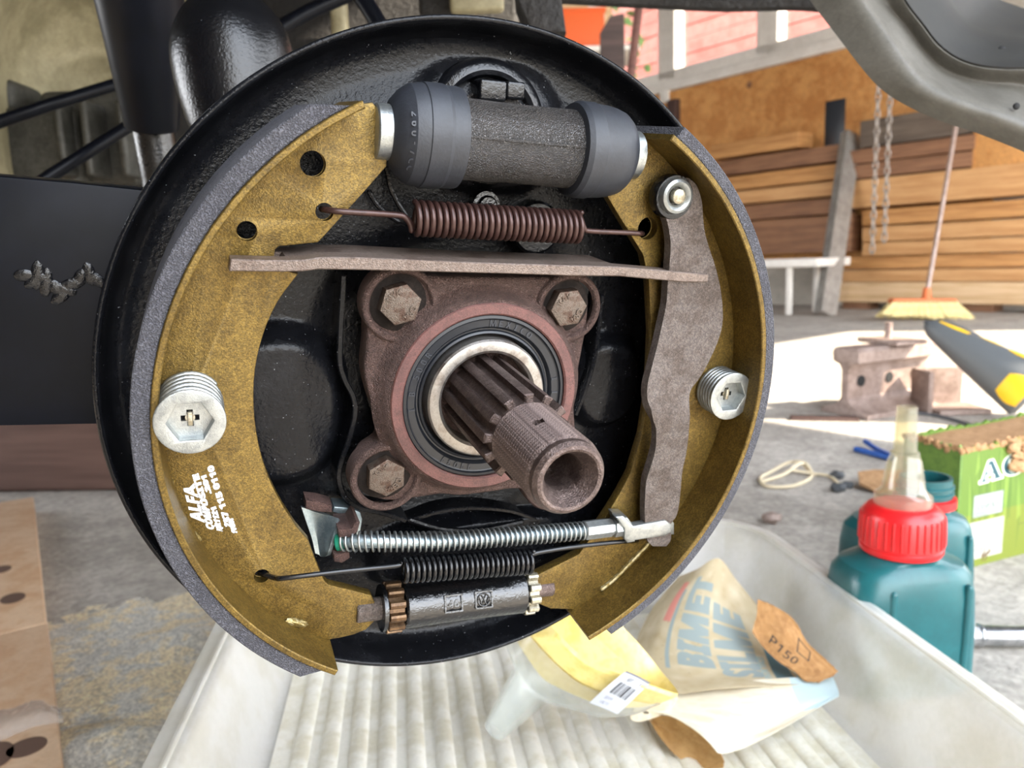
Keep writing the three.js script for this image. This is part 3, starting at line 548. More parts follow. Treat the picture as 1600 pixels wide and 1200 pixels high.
const wu = V(0.63, 0, 0.777).normalize(), wn = V(-wu.z, 0, wu.x), WD = 5.75;
const wallM = new THREE.Matrix4().makeBasis(wu, V(0, 1, 0), wn).setPosition(wn.clone().multiplyScalar(-WD));
const wallQ = new THREE.Quaternion().setFromRotationMatrix(wallM);
const wl = (px, py, off = 0) => { const d = ray(px, py), t = (-(WD - off) - EYE.dot(wn)) / d.dot(wn), p = EYE.clone().addScaledVector(d, t); return V(p.dot(wu), p.y, off); };
const inWall = (x, y, z) => V(x, y, z).applyMatrix4(wallM);
const wThing = (name, label, cat, base, group) => thing(name, label, cat, inWall(...base), wallQ, group);
const wpart = (t, name, geo, mat, opt) => { const g = Array.isArray(geo) ? merge(geo) : geo; g.applyMatrix4(wallM); return part(t, name, g, mat, opt); };
const wbox = (x0, x1, y0, y1, z0, z1, r = 0) => box(x1 - x0, y1 - y0, z1 - z0, (x0 + x1) / 2, (y0 + y1) / 2, (z0 + z1) / 2, r);
function structure(name, geo, mat) { const t = wThing(name, null, null, [0, 0, 0]); t.userData.kind = 'structure'; scene.remove(t); const g = Array.isArray(geo) ? merge(geo) : geo; g.applyMatrix4(wallM); const m = part(scene, name, g, mat); m.userData.kind = 'structure'; return m; }
scene.updateMatrixWorld(true);
structure('floor', wbox(-8.2, 0.62, -0.12, 0, -0.2, 8.6), M.concrete);
structure('ground', [wbox(0.62, 30, -0.15, -0.01, -40, 40), wbox(-30, 0.62, -0.15, -0.01, -40, -0.2), wbox(-30, -8.2, -0.15, -0.01, -0.2, 40), wbox(-8.2, 0.62, -0.15, -0.01, 8.6, 40)], M.outside);
structure('ceiling', wbox(-8.2, 0.75, 3.7, 3.83, -0.25, 8.6), M.roofing);
structure('wall_left', wbox(-8.2, -8, 0, 3.7, -0.2, 8.6), M.darkWall);
structure('wall_front', [wbox(-8.2, -6.4, 0, 3.7, 8.4, 8.6), wbox(-2.6, 0.7, 0, 3.7, 8.4, 8.6), wbox(-6.4, -2.6, 2.6, 3.7, 8.4, 8.6)], M.darkWall);
// right side of the garage: a pillar between two open gateways
structure('wall_right', [wbox(0.5, 0.7, 0, 2.5, WD - 2.5, WD - 2.2), wbox(0.5, 0.7, 2.5, 3.7, -0.2, 8.6), wbox(0.5, 0.7, 0, 2.5, WD + 0.4, 8.6)], M.plaster);
structure('sun_blocker', [wbox(1.05, 2.5, 2.32, 2.42, WD - 3.4, WD - 1.25), ...[[1.1, 1.3], [2.35, 1.3], [1.1, 3.28], [2.35, 3.28]].map(([s, d]) => wbox(s, s + .1, 0, 2.32, WD - d - .1, WD - d))], M.roofing);  // unseen roof added outside to keep direct sun off brake and tray
// back wall with a row of windows
const winY0 = wl(1120, 96).y - 0.05, winY1 = winY0 + 1.0;
const winS = [wl(868, 60).x, wl(1044, 60).x, wl(1201, 60).x, wl(1440, 40).x];
{
  const sh = new THREE.Shape([V(-8.2, 0), V(0.7, 0), V(0.7, 3.7), V(-8.2, 3.7)].map((p) => new THREE.Vector2(p.x, p.y)));
  for (let k = 0; k < 3; k++) { const a = winS[k] + (k ? 0.02 : 0), b = winS[k + 1] - 0.02; sh.holes.push(new THREE.Path([[a, winY0], [a, winY1], [b, winY1], [b, winY0]].map(([x, y]) => new THREE.Vector2(x, y)))); }
  structure('wall_back', new THREE.ExtrudeGeometry(sh, { depth: 0.2, bevelEnabled: false }).translate(0, 0, -0.2), M.plaster);
  for (let k = 0; k < 3; k++) {
    const a = winS[k] + (k ? 0.02 : 0), b = winS[k + 1] - 0.02, w = 0.075, name = 'window_' + (k + 1);
    const t = new THREE.Group(); t.name = name; t.userData.kind = 'structure'; t.position.copy(inWall((a + b) / 2, winY0, 0)); t.quaternion.copy(wallQ); scene.add(t); t.updateMatrixWorld(true);
    wpart(t, 'window_frame', [wbox(a - 0.03, b + 0.03, winY0 - 0.03, winY0 + w, -0.1, 0.03, 0.008), wbox(a - 0.03, b + 0.03, winY1 - w, winY1 + 0.03, -0.1, 0.03, 0.008), wbox(a - 0.03, a + w, winY0, winY1, -0.1, 0.03, 0.008), wbox(b - w, b + 0.03, winY0, winY1, -0.1, 0.03, 0.008)], M.white);
    wpart(t, 'pane', wbox(a + w, b - w, winY0 + w, winY1 - w, -0.06, -0.056), M.pane);
  }
  structure('trim_1', wbox(winS[0] - 0.1, winS[3] + 0.1, winY0 - 0.105, winY0 - 0.02, 0, 0.05, 0.008), M.white);
}
// the house and shrubs across the yard, seen through the windows
{
  const t = wThing('house', 'red timber-clad house across the yard behind the windows', 'house', [-5, 0, -4]);
  for (let k = 0; k < 30; k++) wpart(t, 'board', wbox(-9.5, 2, 0.2 * k, 0.2 * k + 0.19, -4.1, -4.0 + (k % 2) * 0.014), M.siding);
  wpart(t, 'wall', wbox(-9.5, 2, 0, 6.0, -4.4, -4.1), M.siding);
  wpart(t, 'roof', wbox(-9.8, 2.3, 6, 6.2, -4.9, -3.7), M.roofing);
  const p = wl(1000, 45, -2.8);
  const b = wThing('shrub', 'green shrub growing outside the leftmost window', 'shrub', [p.x - 0.6, 0, -2.8]);
  const leaves = []; for (let k = 0; k < 500; k++) { const g = new THREE.CircleGeometry(rr(0.05, 0.1), 5); g.rotateX(rr(0, 6)).rotateY(rr(0, 6)); leaves.push(g.translate(p.x - 0.7 + rr(-0.8, 0.6), rr(0.3, 5), -2.8 + rr(-0.4, 0.4))); }
  wpart(b, 'foliage', leaves, M.leaf, { crease: 'keep' }); b.children[0].userData.kind = 'stuff';
  wpart(b, 'stem', new THREE.CylinderGeometry(0.03, 0.05, 4.2, 8).translate(p.x - 0.7, 2.1, -2.8), woods[2]);
}
// ---- panel and fittings under the windows
{
  const a = wl(1006, 150, 0.03).x, b = wl(1560, 150, 0.03).x, top = winY0 - 0.11, bot = 0.3;
  const t = wThing('plywood_sheet', 'orange plywood sheet on the wall below the white window sill', 'plywood', [(a + b) / 2, bot, 0.01]);
  const q0 = wl(1287, 193, 0.035), q1 = wl(1320, 193, 0.035), qa = wl(1303, 156, 0.035).y, qb = wl(1303, 232, 0.035).y;
  const knots = [[1170, 132, 0.028], [1285, 83, 0.018]].map(([x, y, r]) => { const p = wl(x, y, 0.035); return { x: p.x, y: p.y, r }; });
  wpart(t, 'panel', ext([[a, bot], [b, bot], [b, top], [a, top]], 0.012, 0.03, { holes: [[[q0.x, qb], [q0.x, qa], [q1.x, qa], [q1.x, qb]], ...knots] }), M.ply);
  for (const k of knots) wpart(t, 'knot', new THREE.CylinderGeometry(k.r, k.r, 0.012, 16).rotateX(Math.PI / 2).translate(k.x, k.y, 0.019), woods[2]);
  const s = wThing('wall_box', 'dark rectangular wall box set in the orange plywood sheet', 'wall box', [(q0.x + q1.x) / 2, qb, 0.012]);
  wpart(s, 'cover', wbox(q0.x, q1.x, qb, qa, 0.01, 0.022, 0.004), M.glassDoor);
  const e = wl(1038, 152, 0.05), k = wThing('socket', 'small pale wall socket at the left end of the plywood sheet', 'socket', [e.x, e.y, 0.03]);
  wpart(k, 'plate', wbox(e.x - 0.05, e.x + 0.05, e.y - 0.05, e.y + 0.06, 0.031, 0.06, 0.008), M.white);
  const f = wl(1054, 178, 0.05), kk = wThing('junction_box', 'dark upright box beside the pale wall socket', 'junction box', [f.x, f.y - 0.15, 0.03]);
  wpart(kk, 'case', wbox(f.x - 0.05, f.x + 0.05, f.y - 0.16, f.y + 0.12, 0.031, 0.1, 0.01), M.rust);
}
// ---- lumber stack
{
  const ref = 1450, zf = 0.34;
  const right = [[1307, 1660, 441, 474, 3, 'pale beam at the bottom of the lumber stack behind the broom'], [1312, 1660, 421, 440, 0, 'second board from the bottom of the lumber stack'], [1312, 1660, 399, 419, 1, 'third board from the bottom of the lumber stack, bright orange'], [1347, 1660, 376, 397, 0, 'fourth board from the bottom of the lumber stack'], [1347, 1660, 350, 374, 0, 'fifth board from the bottom of the lumber stack'], [1347, 1660, 322, 347, 1, 'sixth board from the bottom of the lumber stack'], [1325, 1660, 270, 316, 0, 'wide orange board high in the lumber stack behind the broom handle'], [1326, 1518, 244, 267, 2, 'short brown board just above the wide orange board'], [1326, 1522, 219, 242, 2, 'topmost short brown board under the grey plank']];
  right.forEach(([xl, xr, yt, yb, w, label], i) => {
    const z1 = zf - rr(0, 0.03), a = wl(xl, (yt + yb) / 2, z1).x, b = wl(xr, (yt + yb) / 2, z1).x, y1 = wl(ref, yt, z1).y, y0 = wl(ref, yb, z1).y;
    const t = wThing('lumber_board', label, 'board', [(a + b) / 2, y0, z1 - 0.1], 'boards in the lumber stack');
    wpart(t, 'plank', wbox(a, b, y0, y1, z1 - 0.2, z1, 0.004), woods[w]);
  });
  const left = [[1110, 1248, 208, 232, 1, 'uppermost short board at the left end of the lumber stack'], [1118, 1326, 237, 261, 2, 'second brown board from the top at the left end of the lumber stack'], [1122, 1326, 265, 288, 1, 'third board from the top at the left end of the lumber stack'], [1126, 1320, 291, 312, 0, 'orange board left of the leaning steel post'], [1130, 1316, 316, 339, 2, 'brown board below the orange board left of the steel post'], [1140, 1330, 342, 396, 2, 'wide dark brown board just above the white table']];
  left.forEach(([xl, xr, yt, yb, w, label], i) => {
    const z1 = 0.3 - rr(0, 0.03), a = wl(xl, (yt + yb) / 2, z1).x, b = wl(xr, (yt + yb) / 2, z1).x, y1 = wl(1230, yt, z1).y, y0 = wl(1230, yb, z1).y;
    const t = wThing('lumber_board', label, 'board', [(a + b) / 2, y0, z1 - 0.1], 'boards in the lumber stack');
    wpart(t, 'plank', wbox(a, b, y0, y1, z1 - 0.2, z1, 0.004), woods[w]);
  });
  { const a = wl(1344, 195, 0.3).x, b = wl(1530, 195, 0.3).x, y1 = wl(ref, 172, 0.3).y, y0 = wl(ref, 217, 0.3).y, t = wThing('grey_plank', 'grey weathered plank lying on top of the short brown boards', 'plank', [(a + b) / 2, y0, 0.25]); wpart(t, 'plank', wbox(a, b, y0, y1, 0.2, 0.3, 0.004), wood(0x6d5f52, 0x54483e, 7)); }
  { const a = wl(1520, 230, 0.32).x, b = wl(1680, 230, 0.32).x, y1 = wl(1560, 190, 0.32).y, y0 = wl(1560, 262, 0.32).y, t = wThing('plywood_offcut', 'smooth orange plywood offcut at the right edge above the lumber stack', 'plywood', [(a + b) / 2, y0, 0.3]); wpart(t, 'sheet', wbox(a, b, y0, y1, 0.28, 0.32, 0.003), M.ply); }
  [[1330, 'left'], [1520, 'right']].forEach(([x, w]) => { const p = wl(x, 480, zf), y1 = wl(ref, 475, zf).y, t = wThing('support_block', w + ' dark wooden block carrying the lumber stack', 'block', [p.x, 0, 0.2]); wpart(t, 'block', wbox(p.x - 0.1, p.x + 0.1, 0, y1, 0.12, 0.28, 0.004), woods[2]); });
}
// ---- leaning post, white table, chains, broom
{
  const A = onLevel(1289, 493), B = at(1330, 212, 5.5), m = frame(A, B, V(0.3, 0, 1)), L = A.distanceTo(B);
  const t = thing('steel_post', 'grey steel channel post leaning against the lumber stack', 'post', A);
  part(t, 'channel', [box(L, 0.13, 0.012, L / 2, 0, 0.03), box(L, 0.012, 0.06, L / 2, 0.062, 0), box(L, 0.012, 0.06, L / 2, -0.062, 0)].map((g) => g.applyMatrix4(m)), std({ map: mottle(0xa5a19b, 0x8d8983, [0.35, 0.7], 0.1, 0.2), roughness: 0.4, metalness: 0.5 }));
}
{
  const a = wl(1090, 410, 0.9).x, b = wl(1288, 410, 0.9).x, y = wl(1250, 409, 0.95).y;
  const t = wThing('table', 'low white table end beside the leaning steel post', 'table', [(a + b) / 2, 0, 0.8]);
  wpart(t, 'table_top', wbox(a, b, y - 0.035, y + 0.02, 0.55, 1.0, 0.006), M.white);
  for (const [x, z] of [[b - 0.22, 0.95], [b - 0.22, 0.6], [a + 0.1, 0.95], [a + 0.1, 0.6]]) wpart(t, 'leg', box(0.035, y - 0.03, 0.035, x, (y - 0.03) / 2, z, 0.005), M.white);
}
{
  const link = new THREE.TorusGeometry(0.0165, 0.0052, 6, 14).scale(0.8, 1.75, 0.8), cm = std({ map: mottle(0xa39a92, 0x867b72, [0.35, 0.7], 0.1, 0.05), roughness: 0.4, metalness: 0.7 });
  boxUV(link.index ? link.toNonIndexed() : link);
  [[1377, 'left hanging steel chain in front of the lumber stack', 396], [1396, 'right hanging steel chain in front of the lumber stack', 378]].forEach(([px, label, yb]) => {
    const top = at(px, 20, 4.2), bot = at(px - 3, yb, 4.2), t = thing('chain', label, 'chain', V(top.x, bot.y, top.z), null, 'hanging chains');
    const n = Math.floor((top.y - bot.y) / 0.046);
    for (let k = 0; k < n; k++) { const m = shared(t, 'link', link, cm); m.position.y = 0.03 + k * 0.046; m.rotation.y = k % 2 ? 0.7 : -0.9; }
  });
}
{
  const base = onLevel(1446, 500), t = thing('broom', 'long-handled broom with orange head and straw-coloured bristles', 'broom', base);
  const L = onLevel(1380, 497), R = onLevel(1512, 500), dx = at(1512, 490, base.distanceTo(EYE)).sub(at(1380, 490, base.distanceTo(EYE))), wdt = dx.length(), ux = camRight.clone().setY(0).normalize();
  const dep = -base.clone().sub(EYE).dot(camBack), P = (x, y, dz = 0) => at(x, y, dep + dz), straw = std({ map: mottle(0xe2d19a, 0xc9b377, [0.35, 0.7], 0.2, 0.05), roughness: 0.8 }), or = std({ color: 0xd2703a, roughness: 0.5 });
  const top = (u) => P(1392 + 98 * u, 474), low = (u) => P(1374 + 140 * u, 494 + 6 * u);
  const strands = []; for (let k = 0; k < 90; k++) { const u = (k % 45) / 44 + rr(-0.008, 0.008), dz = k < 45 ? -0.03 : 0.02, a = top(u).addScaledVector(camBack, -dz), b = low(u).addScaledVector(camBack, -dz * 1.4); b.y = Math.max(0.004, b.y + rr(-0.004, 0.012)); strands.push(capTube([a, a.clone().lerp(b, 0.5), b], 0.0075, 4, 5)); }
  const bs = part(t, 'bristles', strands, straw, { crease: 'keep' }); bs.userData.kind = 'stuff';
  const hA = P(1391, 471), hB = P(1491, 471), hm = frame(hA, hB, V(0, 0, 1)), hl = hA.distanceTo(hB);
  part(t, 'head', [box(hl, 0.035, 0.075, hl / 2, 0, 0, 0.01).applyMatrix4(hm), new THREE.CylinderGeometry(0.02, 0.028, 0.07, 16).translate(...P(1448, 459).toArray())], or);
  part(t, 'handle', capTube([P(1447, 466), P(1470, 335, 0.08), P(1500, 160, 0.18)], 0.0135, 20, 10), std({ map: mottle(0xb9a49a, 0x9a8378, [0.35, 0.7], 0.1, 0.1), roughness: 0.4, metalness: 0.3 }));
}
// ---- things left of the windows
{
  const p = at(906, 75, 4.6), t = thing('orange_crate', 'bright orange box standing beyond the right edge of the backing plate', 'box', p);
  const m = std({ color: 0xe0632a, roughness: 0.6 });
  part(t, 'body', box(0.30, 0.21, 0.3, p.x, p.y + 0.105, p.z - 0.15, 0.01), m);
  part(t, 'lid', box(0.32, 0.022, 0.32, p.x, p.y + 0.215, p.z - 0.15, 0.006), m);
  const s = thing('shelf', 'pale wall shelf carrying the bright orange box', 'shelf', V(p.x - 0.2, p.y - 0.03, p.z - 0.15)); part(s, 'board', box(1.2, 0.03, 0.4, p.x - 0.25, p.y - 0.016, p.z - 0.15, 0.004), M.white); part(s, 'bracket', [box(0.03, 0.25, 0.3, p.x - 0.6, p.y - 0.155, p.z - 0.15), box(0.03, 0.25, 0.3, p.x + 0.2, p.y - 0.155, p.z - 0.15)], M.white);
  const q = at(925, 22, 4.7), w = thing('carton', 'tan carton with white panels above the bright orange box', 'carton', q); part(w, 'side', box(0.36, 0.22, 0.2, q.x - 0.05, q.y + 0.07, q.z - 0.2, 0.004), woods[3]); part(w, 'label', [box(0.1, 0.1, 0.004, q.x + 0.04, q.y + 0.05, q.z - 0.098), box(0.07, 0.09, 0.004, q.x - 0.13, q.y + 0.02, q.z - 0.098)], M.white);
  const A = at(958, 180, 3.6), B = at(958, 30, 3.6), b = thing('dark_board', 'dark board with a slanted top standing before the windows', 'board', V(A.x, 0, A.z)); const h = B.y; part(b, 'board', ext([[-0.055, 0], [0.055, 0], [0.055, h], [-0.01, h - 0.01], [-0.055, h - 0.08]], -0.015, 0.015, { bevel: 0.002 }).translate(A.x, 0, A.z), wood(0x5b4a45, 0x473a37, 9));
  const C = at(988, 110, 3.4), D = at(999, 0, 3.4), c = thing('brown_pole', 'thin dark brown pole leaning before the leftmost window', 'pole', V(C.x - 0.05, 0, C.z)); const low = V(C.x - (D.x - C.x) * C.y / (D.y - C.y), 0, C.z), hi = V(D.x + (D.x - C.x), D.y + (D.y - C.y), D.z); part(c, 'shaft', capTube([low, low.clone().lerp(hi, 0.5), hi], 0.019, 8, 10), wood(0x6b463d, 0x54352f, 10));
}

// ================================================================ the car around the brake
Object.assign(M, {
  carGrey: std({ map: mottle(0x625f58, 0x56534c, [0.35, 0.7], 0.08, 0.12), roughness: 0.5, bumpMap: retile(bumpBroad, 0.1), bumpScale: 0.0006 }),
  fenderShade: std({ map: mottle(0x272622, 0x21201d, [0.35, 0.7], 0.1, 0.12), roughness: 0.6 }),  // fender grey darkened to stand in for shade deep inside the arch
  carCream: std({ map: mottle(0xa39a7c, 0x8a8266, [0.35, 0.7], 0.08, 0.2), roughness: 0.6 }),
  underBlack: std({ map: mottle(0x1a1817, 0x262321, [0.35, 0.7], 0.2, 0.1), roughness: 0.7, bumpMap: retile(bumpLump, 0.08), bumpScale: 0.002 }),
  casing: std({ map: mottle(0x4b4a45, 0x393833, [0.35, 0.7], 0.2, 0.08), roughness: 0.6, metalness: 0.3 }),
});
{
  const t = brakeThing('trailing_arm', 'wide flat black-painted trailing arm left of the backing plate', 'trailing arm', [-150, 0, -80]);
  const z = -76;
  bpart(t, 'blade', ext(outl([[-420, 240], [120, 286], [232, 298], [420, 330], [600, 560], [430, 666], [155, 663], [-420, 674]], z), z - 12, z, { bevel: 0.8 }), M.blackSmooth);
  const lumps = []; [[38, 430], [55, 437], [72, 441], [88, 450], [100, 452], [112, 444], [126, 433], [140, 428], [150, 436], [66, 434], [96, 462], [58, 430]].forEach(([x, y], i) => { const c = bp(x, y, z), g = new THREE.IcosahedronGeometry(1, 2), p = g.attributes.position; for (let k = 0; k < p.count; k++) { const f = 1 + 0.12 * (NM[(Math.floor((p.getX(k) + 2) * 60) * 512 + Math.floor((p.getY(k) + 2) * 60) + i * 77) % 262144] - 0.5); p.setXYZ(k, p.getX(k) * f * (3.4 + (i % 3)), p.getY(k) * f * 2.2, p.getZ(k) * 0.8 * f); } g.computeVertexNormals(); lumps.push(g.rotateZ(i * 0.7).translate(c[0], c[1], z + 0.1)); });
  bpart(t, 'weld_spatter', lumps, M.blackPaint, { crease: 'keep' });
}
{
  const A = at(238, 200, 0.52), B = at(212, -60, 0.47), t = thing('shock_absorber', 'smooth black shock absorber tube standing behind the brake', 'shock absorber', A);
  const L = A.distanceTo(B);
  part(t, 'sleeve', latAxis([[0, 0.004], [0.0155, 0.004], [0.0165, 0], [0.0172, 0.001], [0.0285, L], [0, L]], A, B, 64), M.blackSmooth, { crease: 0.8 });
  const C = at(262, 330, 0.55);
  part(t, 'lower_tube', latAxis([[0, 0], [0.0135, 0], [0.0135, 0.16], [0, 0.16]], C, at(237, 190, 0.53), 48), M.blackGloss);
}
{
  const c = at(367, 114, 0.40), t = thing('axle_tube', 'bulging glossy black axle casing between shock absorber and backing plate', 'axle casing', c);
  const up = camUp.clone().addScaledVector(camRight, -0.12).normalize(), side = new THREE.Vector3().crossVectors(up, camBack).normalize(), bk = new THREE.Vector3().crossVectors(side, up);
  const egg = new THREE.SphereGeometry(1, 72, 48); { const p = egg.attributes.position; for (let i = 0; i < p.count; i++) { const y = p.getY(i), k = 1 + 0.06 * Math.sin(y * 2.2); p.setXYZ(i, p.getX(i) * 0.0305 * k, y * (y > 0 ? 0.043 : 0.06), p.getZ(i) * 0.0305 * k); } egg.computeVertexNormals(); }
  part(t, 'casing', egg.applyMatrix4(new THREE.Matrix4().makeBasis(side, up, bk).setPosition(c)), M.blackPaint, { crease: 'keep' });
}
{
  const t = thing('wheel_arch_panel', 'cream-painted inner wheel arch at the upper left corner', 'car panel', at(90, 60, 0.9));
  const rows = [[-80, 250, 0.62], [-60, 60, 0.7], [-10, -60, 0.78], [120, -120, 0.85], [320, -120, 0.9]], inner = [[60, 330, 1.0], [70, 160, 1.02], [110, 100, 1.05], [200, 85, 1.08], [420, 60, 1.1]];
  const mid = [[0, 290, 0.9], [5, 110, 0.94], [50, 30, 0.97], [150, -10, 1.0], [370, -30, 1.0]], deep = [[130, 330, 1.08], [140, 200, 1.1], [160, 150, 1.12], [240, 130, 1.14], [440, 120, 1.16]];
  part(t, 'arch', sheet([rows, mid, inner, deep].map((r) => r.map(([x, y, d]) => at(x, y, d))), 40, 40, 0.003, (u, v) => camBack.clone().multiplyScalar(0.004 * Math.sin(v * 30))), M.carCream, { crease: 'keep' });
}
{
  const t = thing('gearbox', 'dim grey engine casing behind the black rods at left', 'gearbox', at(110, 240, 0.95));
  const b = (x, y, d, w, h, dd) => box(w, h, dd, ...at(x, y, d).toArray(), 0.012);
  part(t, 'casing', [b(60, 240, 1.0, 0.16, 0.1, 0.1), b(170, 225, 1.02, 0.12, 0.12, 0.1), b(20, 160, 1.0, 0.06, 0.04, 0.1)], M.casing);
  for (const x of [110, 150, 205]) part(t, 'rib', b(x, 220, 0.95, 0.01, 0.09, 0.05), M.casing);
}
[['upper thin black rod crossing the cream wheel arch', [[-30, 200, 0.62], [90, 160, 0.64], [200, 126, 0.68]], 0.0052], ['lower thin black rod running down to the trailing arm', [[40, 300, 0.55], [130, 242, 0.57], [212, 190, 0.6]], 0.0048], ['black rod at the top behind the axle casing', [[400, 70, 0.7], [470, 25, 0.72], [560, -15, 0.74]], 0.007], ['dark tube at the top centre above the backing plate', [[545, -30, 0.6], [575, 10, 0.6], [610, 70, 0.6]], 0.007]].forEach(([label, p, r]) => {
  const pts = p.map(([x, y, d]) => at(x, y, d)), t = thing('rod', label, 'rod', pts[0]);
  part(t, 'bar', capTube(pts, r, 24, 14), M.blackSmooth, { crease: 'keep' });
});
{
  const t = thing('underbody', 'dark underside of the car body along the top edge', 'car body', V(-0.3, 0.82, -0.7));
  const b = (x, y, d, w, h, dd, m) => part(t, m, box(w, h, dd, ...at(x, y, d).toArray(), 0.006), m === 'strut' ? M.carCream : m === 'panel' ? M.carCream : M.underBlack);
  part(t, 'floor_pan', [box(1.62, 0.05, 1.08, -0.42, 0.862, -0.68, 0.01)], M.underBlack);
  part(t, 'bulkhead', box(1.3, 0.75, 0.04, -0.62, 0.63, -1.28, 0.01), M.underBlack);
  part(t, 'sill', capTube([at(880, -6, 0.8), at(1010, 1, 0.8), at(1130, 6, 0.79), at(1240, 4, 0.78), at(1300, 8, 0.77)], 0.008, 30, 8), M.underBlack);
  b(530, 20, 0.8, 0.017, 0.06, 0.02, 'strut'); b(745, -2, 0.85, 0.06, 0.03, 0.02, 'panel');
  part(t, 'bracket', ext([[800, -40], [868, -40], [872, 20], [880, 70], [830, 70], [806, 20]].map(([x, y]) => { const p = at(x, y, 0.6); return [p.x, p.y]; }), -0.64, -0.6, { bevel: 0.002 }), M.underBlack);
  b(690, 5, 0.9, 0.05, 0.04, 0.05, 'casing');
}
{
  const t = thing('fender', 'grey curved car fender edge hanging at the upper right', 'fender', at(1500, 60, 0.5));
  const rows = [
    [[1225, -60, .50], [1262, -5, .49], [1300, 45, .48], [1336, 92, .47], [1376, 136, .465], [1420, 164, .46], [1475, 188, .455], [1535, 208, .45], [1620, 244, .44], [1700, 290, .43]],
    [[1300, -60, .48], [1335, 0, .47], [1365, 45, .462], [1395, 88, .455], [1425, 128, .45], [1455, 150, .446], [1510, 172, .44], [1560, 188, .435], [1630, 215, .43], [1720, 255, .42]],
    [[1330, -60, .485], [1352, 0, .475], [1385, 45, .467], [1412, 85, .46], [1440, 118, .455], [1475, 140, .45], [1520, 158, .445], [1570, 172, .44], [1640, 198, .435], [1730, 240, .425]],
    [[1350, -60, .51], [1375, 0, .50], [1408, 40, .495], [1436, 78, .49], [1466, 110, .485], [1500, 126, .48], [1540, 135, .475], [1590, 140, .47], [1660, 165, .465], [1740, 210, .455]],
    [[1385, -60, .50], [1412, 0, .49], [1440, 38, .485], [1465, 70, .48], [1495, 92, .475], [1530, 104, .47], [1570, 108, .465], [1620, 110, .46], [1680, 130, .455], [1750, 180, .445]],
    [[1450, -60, .53], [1478, 0, .52], [1500, 30, .515], [1525, 48, .51], [1560, 58, .505], [1590, 62, .50], [1620, 66, .495], [1660, 74, .49], [1710, 95, .485], [1760, 150, .475]],
    [[1460, -60, .60], [1486, -6, .60], [1506, 26, .60], [1530, 42, .60], [1562, 52, .595], [1592, 56, .59], [1622, 60, .585], [1662, 68, .58], [1712, 88, .575], [1762, 140, .56]],
    [[1520, -60, .74], [1540, -20, .74], [1560, 0, .74], [1585, 10, .74], [1610, 18, .73], [1640, 22, .73], [1670, 25, .72], [1700, 30, .72], [1740, 50, .71], [1780, 110, .70]]];
  const R3 = rows.map((r) => r.map(([x, y, d]) => at(x, y, d)));
  part(t, 'skin', sheet(R3.slice(0, 5), 64, 44, 0.0012), M.carGrey, { crease: 'keep' });
  part(t, 'shaded_inner_panel', sheet(R3.slice(4), 64, 36, 0.0012), M.fenderShade, { crease: 'keep' });
  const hole = (x, y, d, r) => new THREE.SphereGeometry(r, 16, 10).scale(1, 1, 0.5).translate(...at(x, y, d).toArray());
  part(t, 'hole_shade', hole(1565, 79, 0.482, 0.0028), M.darkHole); part(t, 'hole_shade', hole(1588, 166, 0.436, 0.002), M.darkHole);  // dark beads put in for the shade inside open bolt holes
}

// ================================================================ on the floor
const supel = (n, p) => Array.from({ length: n }, (_, i) => { const a = i / n * Math.PI * 2, c = Math.cos(a), s = Math.sin(a); return [Math.sign(c) * Math.pow(Math.abs(c), 2 / p), Math.sign(s) * Math.pow(Math.abs(s), 2 / p)]; });
// skin over closed rings of equal count (arrays of Vector3); caps where asked
function loftRings(rings, cap0 = false, cap1 = false) {
  const n = rings[0].length, pos = [];
  const tri = (a, b, c) => pos.push(a.x, a.y, a.z, b.x, b.y, b.z, c.x, c.y, c.z);
  for (let k = 0; k + 1 < rings.length; k++) for (let i = 0; i < n; i++) { const j = (i + 1) % n, A = rings[k][i], B = rings[k][j], C = rings[k + 1][i], D = rings[k + 1][j]; tri(A, C, B); tri(B, C, D); }
  const cap = (r, flip) => { const c = r.reduce((s, p) => s.add(p), V(0, 0, 0)).multiplyScalar(1 / n); for (let i = 0; i < n; i++) flip ? tri(c, r[i], r[(i + 1) % n]) : tri(c, r[(i + 1) % n], r[i]); };
  if (cap0) cap(rings[0], true); if (cap1) cap(rings.at(-1), false);
  const g = new THREE.BufferGeometry(); g.setAttribute('position', new THREE.Float32BufferAttribute(pos, 3)); g.setAttribute('uv', new THREE.Float32BufferAttribute(new Float32Array(pos.length / 3 * 2), 2)); g.computeVertexNormals();
  return g;
}
const canvasTex = (w, h, draw) => { const cv = document.createElement('canvas'); cv.width = w; cv.height = h; draw(cv.getContext('2d'), w, h); const t = new THREE.CanvasTexture(cv); t.colorSpace = THREE.SRGBColorSpace; return t; };
